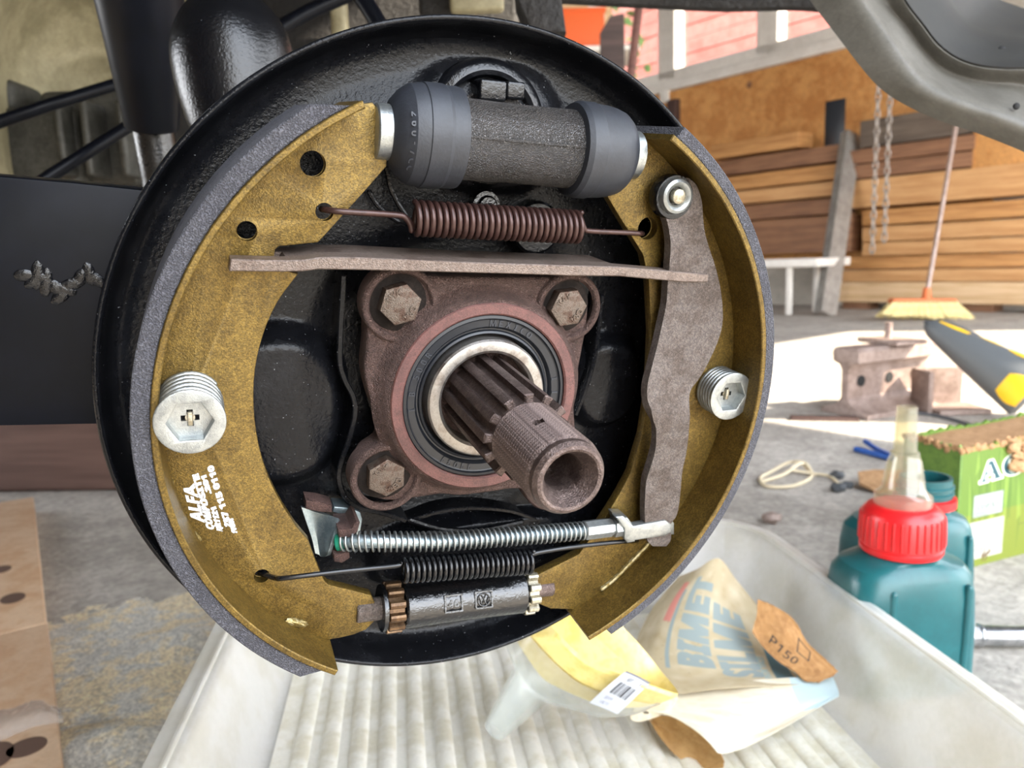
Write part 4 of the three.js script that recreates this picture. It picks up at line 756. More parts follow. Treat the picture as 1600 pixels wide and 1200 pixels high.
Object.assign(M, {
  tray: phys({ map: mottle(0xf3f2ee, 0xe8e5db, [0.4, 0.7], 0.02, 0.3, 0x9c9684, 0.0012), roughness: 0.45, transmission: 0.6, thickness: 0 }),
  trayRib: std({ map: mottle(0xe6e2d6, 0xd3ccb6, [0.42, 0.7], 0.03, 0.16, 0x8a8270, 0.001), roughness: 0.35 }),
  funnelYellow: std({ map: mottle(0xf2dc8e, 0xe6cc74, [0.4, 0.7], 0.03, 0.08), roughness: 0.35 }),
  clear: phys({ color: 0xf2f4f2, transmission: 0.8, thickness: 0, roughness: 0.22 }),
  teal: std({ map: mottle(0x1f5b5e, 0x1b5255, [0.35, 0.7], 0.03, 0.2), roughness: 0.3 }),
  red: std({ color: 0xd31f22, roughness: 0.32 }),
  spout: phys({ color: 0xf0eee2, transmission: 0.93, thickness: 0, roughness: 0.14 }),
  card: std({ map: mottle(0xb18a62, 0x97714b, [0.35, 0.7], 0.15, 0.05), roughness: 0.85 }),
  board: std({ map: mottle(0xc9ab8d, 0xbb9674, [0.35, 0.7], 0.04, 0.25), roughness: 0.6 }),
  knotWood: std({ color: 0x5b4335, roughness: 0.7 }),
  film: phys({ color: 0xffffff, transmission: 0.9, thickness: 0, roughness: 0.12, clearcoat: 1 }),
  steelRust: std({ map: mottle(0x98867d, 0x7d6a61, [0.35, 0.7], 0.12, 0.15), roughness: 0.6, metalness: 0.3 }),
  chrome: std({ map: mottle(0xbabbbc, 0x9c9d9f, [0.4, 0.7], 0.08, 0.05), roughness: 0.3, metalness: 0.9 }),
  toolGrey: std({ color: 0x55585a, roughness: 0.5 }),
  toolYellow: std({ color: 0xe5b51c, roughness: 0.45 }),
  cord: std({ color: 0x4a4c4f, roughness: 0.6 }),
  blue: std({ color: 0x174f9c, roughness: 0.4 }),
  cream: std({ color: 0xd8c8a8, roughness: 0.7 }),
});
// ---- tray
{
  const th = 8 * Math.PI / 180, D = V(-Math.sin(th), 0, -Math.cos(th)), W = V(Math.cos(th), 0, -Math.sin(th));
  const cw = 0.114, cd = 0.60, C = W.clone().multiplyScalar(cw).addScaledVector(D, cd);
  const t = thing('tray', 'large white plastic tray with ribbed bottom below the brake', 'tray', C, new THREE.Quaternion().setFromAxisAngle(V(0, 1, 0), th));
  const P = (w, d, y) => C.clone().addScaledVector(W, w).addScaledVector(D, d).setY(y);
  const ring = (hw, hd, r, y) => { const o = []; for (const [sx, sy, a0] of [[1, 1, 0], [-1, 1, Math.PI / 2], [-1, -1, Math.PI], [1, -1, Math.PI * 1.5]]) for (let k = 0; k <= 12; k++) { const a = a0 + k / 12 * Math.PI / 2; o.push(P(sx * (hw - r) + r * Math.cos(a), sy * (hd - r) + r * Math.sin(a), y)); } return o; };
  const L = [[.245, .212, .045, .010], [.252, .219, .05, .013], [.258, .226, .055, .022], [.276, .258, .075, .092], [.279, .261, .078, .098], [.283, .265, .08, .100], [.297, .279, .09, .100], [.301, .283, .092, .098], [.302, .284, .092, .093], [.300, .282, .092, .089], [.280, .262, .076, .089], [.264, .234, .06, .02], [.250, .22, .05, .002]];
  part(t, 'basin', loftRings(L.map(([w, d, r, y]) => ring(w, d, r, y)), true, true), M.tray, { crease: 0.8 });
  part(t, 'base', loftRings([[.244, .211, .045, .0098], [.244, .211, .045, .0112]].map(([w, d, r, y]) => ring(w, d, r, y)), true, true), M.trayRib);
  part(t, 'rim_bead', capTube(new THREE.CatmullRomCurve3(ring(.285, .267, .082, .1005), true), 0.0022, 160, 8), M.tray, { crease: 'keep' });
  // pressed ribs, one mesh each
  const rg = boxUV(new THREE.CapsuleGeometry(0.0085, 0.40, 6, 14).rotateX(Math.PI / 2).scale(1, 0.62, 1).toNonIndexed());
  for (let k = -9; k <= 9; k++) { const m = shared(t, 'rib', rg, M.trayRib); m.position.set(k * 0.0245, 0.0095, 0); }
}
// ---- funnel in the tray
{
  const t = thing('funnel', 'pale yellow funnel with translucent spout lying in the white tray', 'funnel', at(900, 1110, 0.62));
  const loop = (pts, near, base) => { const P = pts.map(([x, y], k) => at(x, y, (base ?? .62 - (x - 838) / 222 * .055) + (k === 0 || k === 5 ? 0 : k < 5 ? -near : near))); return new THREE.CatmullRomCurve3(P, true, 'catmullrom', 0.35).getPoints(66).slice(0, -1); };
  const rimPx = [[838, 945], [872, 990], [915, 1030], [965, 1052], [1015, 1070], [1060, 1083], [1030, 1045], [1000, 1008], [965, 972], [930, 950], [880, 935]];
  const r1Px = [[808, 968], [832, 995], [868, 1034], [908, 1066], [962, 1086], [1034, 1098], [1014, 1060], [980, 1025], [945, 990], [905, 965], [850, 955]];
  const r2Px = [[790, 998], [803, 1036], [834, 1080], [885, 1103], [940, 1121], [1002, 1113], [990, 1080], [960, 1045], [920, 1010], [880, 985], [830, 975]];
  const r3Px = [[804, 1040], [806, 1052], [812, 1068], [825, 1084], [840, 1094], [856, 1096], [862, 1085], [858, 1072], [846, 1058], [832, 1046], [816, 1040]];
  const r4Px = [[757, 1130], [758, 1136], [762, 1143], [768, 1150], [776, 1155], [785, 1157], [788, 1152], [785, 1145], [780, 1139], [772, 1133], [764, 1130]];
  const shift = (r, dx, dy) => r.map(([x, y]) => [x + dx, y + dy]);
  const rim = loop(rimPx, .03), rimO = loop(shift(rimPx, -3, 6), .032), r1 = loop(r1Px, .03), inner = loop(shift(r1Px, 6, -6), .024);
  part(t, 'collar', loftRings([r1, rimO, rim, inner, loop(shift(r2Px, 8, -8), .02).map((p, k) => p.lerp(inner[k], .25))], false, true), M.funnelYellow, { crease: 0.7 });
  const r1b = loop(shift(r1Px, -2, 2), .03), r2 = loop(r2Px, .028), r3 = loop(r3Px, .014, .598), r4 = loop(r4Px, .008, .6);
  const r25 = r2.map((p, k) => p.clone().lerp(r3[k], .6));
  const sc = (r, k) => { const c = r.reduce((s, p) => s.add(p), V(0, 0, 0)).multiplyScalar(1 / r.length); return r.map((p) => c.clone().lerp(p, k)); };
  part(t, 'spout', loftRings([r1b, r2, r25, r3, r4, sc(r4, 0.82), sc(r3, 0.86), sc(r25, 0.9)]), M.clear, { crease: 1.0 });
  const lab = canvasTex(256, 192, (c, w, h) => {
    c.fillStyle = '#c3c5c9'; c.fillRect(0, 0, w, h); c.fillStyle = '#77767c'; c.fillRect(0, 0, w, 9);
    c.fillStyle = '#c6d8bb'; c.beginPath(); c.arc(36, 34, 16, 0, 7); c.fill(); c.fillStyle = '#33353c'; c.font = 'bold 26px sans-serif'; c.fillText('AJST', 84, 42); c.fillText('YT', 200, 42);
    for (let x = 62, k = 0; x < 214; k++) { const s = [18, 7, 12, 6, 9][k % 5]; c.fillStyle = '#1d1e22'; c.fillRect(x, 58, s, 62); x += s + [9, 7, 11][k % 3]; }
    c.fillStyle = '#4d4f78'; c.font = '18px sans-serif'; c.fillText('LEJEK PIF', 62, 150); c.fillText('5 902 711', 62, 176);
  });
  const q = [[[979, 1048, .548], [997, 1056, .546], [1016, 1067, .546]], [[950, 1071, .55], [969, 1080, .548], [990, 1092, .547]], [[921, 1098, .556], [942, 1106, .553], [965, 1116, .552]]].map((r) => r.map((p) => at(...p)));
  part(t, 'sticker', sheet(q, 8, 8, 0.0003), std({ map: lab, roughness: 0.4 }), { uv: 'keep', crease: 'keep' });
}
// ---- bag and sandpaper
{
  const t = thing('bag', 'crumpled dirty paper bag with faded blue print lying in the tray', 'bag', at(1150, 1090, 0.66));
  const wr = (k, s) => (u, v) => camBack.clone().multiplyScalar(0.0022 * (NM[((Math.floor(u * 170) * 512 + Math.floor(v * 170) + s) % 262144)] - 0.5) + k * Math.sin(u * 9 + v * 5) * 0.0012);
  const sm2 = (u, v, s) => { const f = (x, y) => NL[(((y + s) & 511) * 512 + (x & 511))]; return f(Math.floor(u * 240), Math.floor(v * 240)); };
  const wrinkle = (s, a) => (u, v) => camBack.clone().multiplyScalar(a * (sm2(u, v, s) - 0.5));
  const paperA = canvasTex(512, 512, (c, w, h) => {
    c.fillStyle = '#b3a383'; c.fillRect(0, 0, w, h);
    for (let k = 0; k < 420; k++) { const r = rr(6, 44), x = rr(0, w), y = rr(0, h), g = c.createRadialGradient(x, y, 0, x, y, r); const d = rnd() < 0.5; g.addColorStop(0, d ? 'rgba(150,124,82,0.22)' : 'rgba(226,214,190,0.25)'); g.addColorStop(1, 'rgba(200,188,160,0)'); c.fillStyle = g; c.fillRect(x - r, y - r, 2 * r, 2 * r); }
    c.save(); c.translate(w, h); c.rotate(Math.PI);       // text is upright seen with the bag's left edge on top
    c.transform(1, 0, -0.15, 1, 0, 0);
    c.fillStyle = c.strokeStyle = '#8c9794'; c.lineWidth = 9; c.font = 'bold 104px sans-serif'; c.fillText('BIMET', 170, 262, 320); c.strokeText('BIMET', 170, 262, 320);
    c.fillRect(150, 150, 300, 12); c.fillText('SILME', 120, 356, 350); c.strokeText('SILME', 120, 356, 350);
    c.fillStyle = '#4d6a70'; c.fillRect(80, 385, 300, 46); c.fillStyle = '#86a8ae'; c.font = 'bold 24px sans-serif'; c.fillText('PN-EN 10420', 110, 376); c.fillText('KUTNO', 90, 456);
    c.fillStyle = '#cf8578'; c.fillRect(330, 118, 150, 30); c.restore();
    for (let k = 0; k < 40; k++) { c.fillStyle = 'rgba(70,60,45,0.5)'; c.fillRect(rr(0, w), rr(0, h), rr(1, 4), rr(1, 3)); }
  });
  const rowsA = [
    [[1184, 946, .80], [1222, 985, .77], [1252, 1022, .74], [1278, 1050, .70], [1296, 1066, .66]],
    [[1150, 905, .81], [1165, 960, .77], [1190, 1010, .73], [1205, 1046, .69], [1220, 1070, .65]],
    [[1122, 872, .81], [1105, 935, .76], [1100, 1000, .71], [1112, 1046, .67], [1130, 1074, .64]],
    [[1086, 890, .80], [1052, 940, .76], [1032, 990, .72], [1028, 1040, .68], [1050, 1082, .64]],
    [[1060, 900, .82], [1020, 950, .78], [995, 1000, .74], [990, 1030, .70], [1020, 1060, .66]]].map((r) => r.map((p) => at(...p)));
  part(t, 'back_panel', sheet(rowsA, 60, 48, 0.0006, wrinkle(40, 0.011)), std({ map: paperA, roughness: 0.7 }), { uv: 'keep', crease: 'keep' });
  const paperB = canvasTex(256, 256, (c, w, h) => {
    c.fillStyle = '#d9cfb8'; c.fillRect(0, 0, w, h);
    for (let k = 0; k < 260; k++) { const r = rr(3, 22), x = rr(0, w), y = rr(0, h); c.fillStyle = rnd() < 0.5 ? 'rgba(160,134,92,0.10)' : 'rgba(238,230,212,0.16)'; c.beginPath(); c.ellipse(x, y, r, r * 0.4, 0.3, 0, 7); c.fill(); }
    c.fillStyle = '#b9cccd'; c.beginPath(); c.moveTo(w * .78, 0); c.lineTo(w, 0); c.lineTo(w, h); c.lineTo(w * .9, h); c.closePath(); c.fill();
  });
  const rowsB = [
    [[1046, 1074, .66], [1120, 1066, .66], [1200, 1060, .66], [1300, 1056, .67]],
    [[1026, 1092, .645], [1100, 1092, .64], [1190, 1084, .64], [1306, 1068, .655]],
    [[1008, 1108, .635], [1084, 1116, .625], [1180, 1112, .625], [1309, 1078, .645]],
    [[1040, 1116, .628], [1100, 1138, .612], [1170, 1146, .612], [1311, 1084, .638]],
    [[1112, 1146, .61], [1128, 1178, .6], [1196, 1152, .608], [1311, 1088, .634]]].map((r) => r.map((p) => at(...p)));
  part(t, 'front_flap', sheet(rowsB, 48, 40, 0.0006, wrinkle(180, 0.006)), std({ map: paperB, roughness: 0.5 }), { uv: 'keep', crease: 'keep' });
  const inn = [[[1013, 1119, .645], [1045, 1119, .64], [1080, 1124, .632], [1112, 1150, .62], [1131, 1190, .61]], [[1020, 1128, .65], [1048, 1140, .645], [1078, 1158, .635], [1104, 1180, .625], [1131, 1194, .612]], [[1014, 1122, .645], [1032, 1152, .638], [1058, 1182, .63], [1092, 1201, .622], [1130, 1199, .61]]].map((r) => r.map((p) => at(...p)));
  part(t, 'lining', sheet(inn, 30, 14, 0.0006, wrinkle(300, 0.004)), std({ map: mottle(0xb08a55, 0x9c7542, [0.35, 0.7], 0.06, 0.06), roughness: 0.7 }), { crease: 'keep' });
  const A = at(983, 1121, .632), tabM = new THREE.Matrix4().makeBasis(camRight, camUp, camBack).setPosition(A), s = .632 / F;
  const tab = ext(spline2([[2, 0], [10, 16], [32, 20], [62, 36], [76, 30], [60, 10], [36, -1], [14, -6]], 48, true).slice(0, -1).map(([x, y]) => [x * s, y * s]), 0, 0.0008, { holes: [arc(26 * s, 8 * s, 5 * s, 0, Math.PI * 2, 16).slice(0, -1).map(([x, y]) => [x, 8 * s + (y - 8 * s) * .5]).reverse()] });
  part(t, 'tab', tab.applyMatrix4(tabM), std({ map: mottle(0xd8cbb2, 0xc4b393, [0.35, 0.7], 0.05, 0.05), roughness: 0.6 }));
}
{
  const t = thing('sandpaper', 'torn brown sandpaper scrap marked P150 lying on the paper bag', 'sandpaper', at(1240, 1020, .64));
  const tex = canvasTex(512, 256, (c, w, h) => {
    c.fillStyle = '#ab7d4c'; c.fillRect(0, 0, w, h);
    for (let k = 0; k < 500; k++) { const r = rr(3, 26); c.fillStyle = rnd() < 0.5 ? 'rgba(110,72,36,0.10)' : 'rgba(214,170,118,0.12)'; c.beginPath(); c.ellipse(rr(0, w), rr(0, h), r, r * rr(.2, .9), rr(0, 3), 0, 7); c.fill(); }
    c.fillStyle = '#3d342c'; c.font = 'bold 74px monospace'; c.save(); c.translate(110, 205); c.rotate(0.04); c.fillText('P150', 0, 0, 200); c.restore();
    c.strokeStyle = '#453a30'; c.lineWidth = 7; c.strokeRect(255, 48, 70, 74);
  });
  const rows = [[[1184, 936, .72], [1208, 946, .712], [1238, 966, .70], [1262, 1004, .685], [1290, 1030, .67], [1309, 1049, .66]], [[1182, 962, .712], [1205, 982, .70], [1232, 1008, .685], [1258, 1030, .672], [1284, 1050, .66], [1300, 1056, .655]], [[1175, 986, .705], [1192, 1010, .695], [1214, 1031, .68], [1240, 1047, .668], [1258, 1063, .655], [1280, 1064, .652]]].map((r) => r.map((p) => at(...p)));
  part(t, 'sheet', sheet(rows, 48, 20, 0.0008, (u, v) => camBack.clone().multiplyScalar(0.005 * (NL[(Math.floor(v * 200) * 512 + Math.floor(u * 300))] - 0.5) + ((v < 0.03 || v > 0.97) ? 0.002 * hash(Math.floor(u * 48), v > 0.5 ? 1 : 0, 9) : 0))), std({ map: tex, roughness: 0.85 }), { uv: 'keep', crease: 'keep' });
}
// ---- oil bottles
function bottle(label, cx, cy, depth, dx, hw, hz, neckY, yaw, capped) {
  const n = at(cx, cy, depth), t = thing('oil_bottle', label, 'bottle', V(n.x, 0, n.z), new THREE.Quaternion().setFromAxisAngle(V(0, 1, 0), yaw));
  const ux = V(Math.cos(yaw), 0, -Math.sin(yaw)), uz = V(Math.sin(yaw), 0, Math.cos(yaw)), y0 = n.y;
  const ring = (y, ox, a, b, p) => supel(64, p).map(([u, w]) => V(n.x, y, n.z).addScaledVector(ux, ox + u * a).addScaledVector(uz, w * b));
  const r = capped ? 0.032 : 0.0275;
  const body = [ring(0, dx, hw * .93, hz * .9, 4), ring(0.005, dx, hw, hz, 4), ring(y0 * .45, dx, hw, hz, 4), ring(y0 * .72, dx, hw * .985, hz, 3.6), ring(y0 * .86, dx, hw * .95, hz * .97, 3.2), ring(y0 * .925, dx * .9, hw * .86, hz * .9, 2.8), ring(y0 * .965, dx * .6, hw * .64, hz * .8, 2.4), ring(y0 * .985, dx * .2, r * 1.12, r * 1.1, 2), ring(y0, 0, r, r, 2)];
  if (capped) part(t, 'body', loftRings(body, true, true), M.teal, { crease: 0.5 });
  else {
    const nk = neckY - y0, th = []; for (let k = 0; k < 3; k++) { const y = y0 + nk * (0.25 + k * 0.22); th.push([y - .001, r * .97], [y, r * 1.06], [y + .002, r * 1.06], [y + .003, r * .97]); }
    part(t, 'body', loftRings([...body, ...th.map(([y, q]) => ring(y, 0, q, q, 2)), ring(neckY, 0, r * .98, r * .98, 2), ring(neckY, 0, r * .84, r * .84, 2), ring(y0 - .02, 0, r * .84, r * .84, 2)], true, true), M.teal, { crease: 0.5 });
    part(t, 'tamper_ring', loftRings([[0.003, 1.0], [0.002, 1.16], [0.011, 1.16], [0.012, 1.0]].map(([y, k]) => ring(y0 + y, 0, r * k, r * k, 2))), M.red, { crease: 0.5 });
  }
  // moulded facets on the broad side
  part(t, 'side_rib', [-0.55, 0.62].map((f) => capTube([V(n.x, 0.02, n.z), V(n.x, y0 * .5, n.z), V(n.x, y0 * .8, n.z)].map((p, i) => p.addScaledVector(ux, dx + hw * (f + i * 0.03)).addScaledVector(uz, hz * [1, 1, .985][i] - 0.0022)), 0.0036, 20, 8)), M.teal, { crease: 'keep' });
  return { t, n, ring, r, y0 };
}
{
  const BD = .74, b = bottle('front teal oil bottle with ribbed red cap and clear spout', 1407, 858, BD, 0.0, 0.064, 0.042, 0, 0.12, true);
  const yc = (py) => at(1407, py, BD).y, n = b.n, px = BD / F;
  const capR = 60 * px, H = yc(782) - yc(860);
  const rings = [[0, .97], [.04, 1], [.12, 1], [.14, .975], [.16, 1], [.72, .985], [.84, .93], [.93, .82], [.97, .7]].map(([f, k]) => b.ring(b.y0 + f * H, 0, capR * k, capR * k, 2));
  const cap = part(b.t, 'cap', loftRings(rings, true, true), M.red, { crease: 0.6 });
  const ribs = []; for (let k = 0; k < 34; k++) { const a = k / 34 * Math.PI * 2; ribs.push(capTube([0.22, 0.45, 0.74].map((f, i) => V(n.x + Math.cos(a) * capR * [.995, .992, .975][i], b.y0 + f * H, n.z + Math.sin(a) * capR * [.995, .992, .975][i])), 0.0015, 6, 6)); }
  part(cap, 'grip_ribs', ribs, M.red, { crease: 'keep' });
  const sp = [[790, 41], [776, 42], [768, 41], [764, 36], [758, 31], [735, 28], [713, 24], [706, 21], [700, 21], [697, 17], [660, 16], [640, 15], [628, 14.5]];
  const out = sp.map(([y, r]) => b.ring(yc(y), 0, r * px, r * px, 2)), inn = sp.slice().reverse().map(([y, r]) => b.ring(yc(y), 0, (r - 2.5) * px, (r - 2.5) * px, 2));
  part(b.t, 'spout', loftRings([...out, ...inn]), M.spout, { crease: 0.6 });
}
bottle('open teal oil bottle without its cap behind the red-capped one', 1444, 790, .86, -0.022, 0.068, 0.044, at(1444, 742, .86).y, 0.2, false);
// ---- green carton
{
  const A = onLevel(1494, 893), B = onLevel(1612, 862), yaw = Math.atan2(-(B.z - A.z), B.x - A.x), q = new THREE.Quaternion().setFromAxisAngle(V(0, 1, 0), yaw);
  const t = thing('green_box', 'torn green cardboard box with white labels behind the teal bottles', 'box', A, q);
  const mt = new THREE.Matrix4().makeRotationFromQuaternion(q).setPosition(A), h = (893 - 690) / F * 0.955, w = 0.24, d = 0.085;
  const print = canvasTex(1024, 1024, (c, W, Hh) => {
    c.fillStyle = '#5c7726'; c.fillRect(0, 0, W, Hh);
    c.fillStyle = '#707a24'; c.fillRect(0, Hh * .55, W, Hh * .45);
    for (let k = 0; k < 90; k++) { c.fillStyle = rnd() < .5 ? 'rgba(60,90,20,0.22)' : 'rgba(196,224,100,0.22)'; const x = rr(0, W); c.beginPath(); c.moveTo(x, rr(0, Hh * .3)); c.lineTo(x + rr(6, 30), rr(0, Hh)); c.lineTo(x + rr(30, 50), rr(0, Hh)); c.fill(); }
    c.save(); c.translate(150, 300); c.rotate(-0.08); c.font = 'bold 240px serif'; c.lineWidth = 22; c.strokeStyle = '#e8efdc'; c.strokeText('AG', 0, 0); c.fillStyle = '#1f4a52'; c.fillText('AG', 0, 0); c.restore();
    c.fillStyle = '#a3a89f'; c.fillRect(110, 400, 240, 190); c.strokeStyle = '#5f6d60'; c.lineWidth = 6; c.strokeRect(110, 400, 240, 190);
    c.fillStyle = '#5a6560'; c.font = 'bold 60px serif'; c.fillText('(DPX)', 140, 530, 180); c.font = '30px sans-serif'; c.fillText('OEKO', 190, 445); for (let k = 0; k < 5; k++) c.fillRect(120, 545 + k * 8, rr(60, 190), 3);
    c.fillStyle = '#aeaba0'; c.fillRect(60, 630, 310, 330); c.strokeStyle = '#7b7b6e'; c.lineWidth = 3; c.strokeRect(130, 690, 220, 70); c.strokeRect(66, 770, 298, 120);
    c.fillStyle = '#6a6a60'; c.font = '44px serif'; c.fillText('GLOBAL I', 160, 742, 180); c.font = 'bold 26px sans-serif'; c.fillText('KOD', 140, 850); c.fillText('NUMER 810', 140, 885); c.fillText('817', 310, 830);
    c.fillStyle = '#2c2a20'; c.font = 'bold 30px sans-serif'; c.fillText('BARWNA', 560, 800); c.fillText('N', 640, 770); c.fillRect(500, 735, 260, 3);
    c.fillStyle = '#5b4322'; for (let k = 0; k < 9; k++) { c.save(); c.translate(rr(200, 300), rr(890, 960)); c.rotate(rr(.3, .7)); c.fillRect(0, 0, 10, rr(30, 60)); c.restore(); }
  });
  print.wrapS = print.wrapT = THREE.RepeatWrapping; print.repeat.set(1 / w, 1 / h); print.needsUpdate = true;
  const pm = std({ map: print, roughness: 0.55 }), gm = std({ map: mottle(0x5f7d28, 0x4a6a1c, [0.35, 0.7], 0.1, 0.08), roughness: 0.55 });
  const jag = (L, n, y0, y1) => Array.from({ length: n + 1 }, (_, i) => [L * (1 - i / n), y0 + (y1 - y0) * (1 - i / n) + (i % 2 ? 0.0035 : -0.002) * hash(i, 4, 3) * 1.5]);
  part(t, 'front_wall', ext([[0, 0], [w, 0], ...jag(w, 34, h, h * 1.04)], -0.004, 0, { holes: [spline2([[.155, .098], [.175, .103], [.19, .094], [.186, .078], [.168, .074], [.153, .084]], 24, true).slice(0, -1)] }).applyMatrix4(mt), pm);
  part(t, 'side_wall', ext([[0, 0], [d, 0], ...jag(d, 26, h * 1.03, h)], -0.004, 0).rotateY(Math.PI / 2).applyMatrix4(mt), gm);
  part(t, 'side_wall', ext([[0, 0], [d, 0], ...jag(d, 26, h * 1.05, h * 1.04)], -0.004, 0).rotateY(Math.PI / 2).translate(w, 0, 0).applyMatrix4(mt), gm);
  part(t, 'back_wall', ext([[0, 0], [w, 0], ...jag(w, 26, h * 1.03, h * 1.05)], -d, -d + 0.004).applyMatrix4(mt), gm);
  part(t, 'lid', sheet([0, .33, .66, 1].map((k) => Array.from({ length: 7 }, (_, i) => V(w * i / 6, h * (1 + .04 * i / 6) - .004 + .003 * hash(i, Math.round(k * 9), 3), -d * k))), 24, 10, .003).applyMatrix4(mt), M.card, { crease: 'keep' });
  part(t, 'base', box(w - .01, .004, d - .01, w / 2, 0.003, -d / 2).applyMatrix4(mt), M.card);
  // brown torn corrugated edge and torn patch
  const lumps = (n, f) => Array.from({ length: n }, (_, i) => { const g = new THREE.IcosahedronGeometry(1, 1), [x, y, z, a, b, c] = f(i); return g.scale(a, b, c).rotateZ(rr(-.6, .6)).translate(x, y, z); });
  const edge = lumps(46, (i) => [w * i / 45, h * (1 + .04 * i / 45) + rr(-.003, .003), -0.003 + rr(-.002, .003), rr(.003, .006), rr(.003, .006), rr(.002, .004)]);
  const edge2 = lumps(34, (i) => [-0.002 + rr(-.002, .002), h * (1 + .03 * i / 33) + rr(-.003, .003), -d * i / 33, rr(.002, .004), rr(.003, .006), rr(.003, .006)]);
  const te = part(t, 'torn_edge', [...edge, ...edge2].map((g) => g.applyMatrix4(mt)), M.card, { crease: 1.0 }); te.userData.kind = 'stuff';
  const pt = part(t, 'torn_patch', lumps(26, () => [rr(.085, .125), rr(.125, .165), rr(.001, .006), rr(.006, .014), rr(.003, .006), rr(.002, .004)]).map((g) => g.applyMatrix4(mt)), M.card, { crease: 1.0 }); pt.userData.kind = 'stuff';
}
// ---- steel bar, small things on the floor
{
  const A = onLevel(1508, 992, .014), B = onLevel(1700, 996, .014), t = thing('steel_tube', 'shiny steel tube handle lying at the right edge beside the bottles', 'tube', V(A.x, 0, A.z));
  part(t, 'tube', latAxis([[0, .006], [.0095, .006], [.0105, .008], [.0105, A.distanceTo(B)], [0, A.distanceTo(B)]], A, B, 40), M.chrome);
  part(t, 'socket', latAxis([[0, -.008], [.0128, -.008], [.0135, -.006], [.0135, .004], [.0118, .007], [.0112, .012], [.0122, .0135], [.0122, .0155], [.0105, .017], [0, .017]], A, B, 40), M.chrome);
}
{
  const t = thing('blue_clip', 'small blue plastic clip with two prongs on the bright floor', 'clip', onLevel(1365, 706));
  const a = onLevel(1338, 702, .006), b = onLevel(1392, 716, .006), c = onLevel(1352, 690, .012);
  part(t, 'prong', capTube([a, a.clone().lerp(b, .5), b], .0062, 8, 8), M.blue); part(t, 'prong', capTube([c, c.clone().lerp(b, .5), b.clone().setY(.012)], .0055, 8, 8), M.blue);
}
{
  const t = thing('string_loop', 'pale rubber loop with a loose tail lying on the floor right of the brake', 'string', onLevel(1228, 745));
  const P = (x, y, h = .004) => onLevel(x, y, h);
  part(t, 'loop', [capTube(new THREE.CatmullRomCurve3([P(1188, 748), P(1205, 737), P(1236, 722, .012), P(1258, 724, .016), P(1268, 738), P(1258, 752), P(1232, 760), P(1200, 760)], true), .0034, 80, 8), capTube([P(1192, 752), P(1225, 741, .008), P(1250, 724, .018), P(1262, 733), P(1272, 741)], .0034, 40, 8)], M.cream, { crease: 'keep' });
  part(t, 'tail', capTube([P(1240, 735, .010), P(1270, 740), P(1296, 744), P(1312, 757), P(1322, 760)], .0028, 30, 8), M.cream, { crease: 'keep' });
}
[[1308, 742, .011, 'dark rubber bit nearest the pale loop tail'], [1310, 762, .011, 'dark rubber bit lying in front of the other two'], [1325, 757, .009, 'smallest dark rubber bit beside the cardboard scrap'], [1206, 809, .012, 'grey lump on the floor at the far corner of the tray']].forEach(([x, y, r, label], k) => { const c = onLevel(x, y, r * .7), t = thing('rubber_bit', label, 'debris', c.clone().setY(0)); const g = new THREE.IcosahedronGeometry(r, 2), p = g.attributes.position; for (let i = 0; i < p.count; i++) { const f = 0.8 + 0.4 * hash(Math.round(p.getX(i) * 900), Math.round(p.getY(i) * 900 + p.getZ(i) * 500), k); p.setXYZ(i, p.getX(i) * f * 1.2, p.getY(i) * f * .75, p.getZ(i) * f); } part(t, 'lump', g.translate(c.x, c.y, c.z), k === 3 ? M.steelRust : M.cord, { crease: 1.2 }); });
{
  const t = thing('cardboard_scrap', 'torn tan cardboard scrap on the floor behind the clear spout', 'cardboard', onLevel(1370, 750));
  part(t, 'piece', ext([[-.045, -.01], [-.03, .03], [.0, .035], [.05, .03], [.055, -.02], [.01, -.045], [-.025, -.04]], 0, .004).rotateX(-Math.PI / 2 + .25).translate(...onLevel(1378, 752, .012).toArray()), M.card);
}
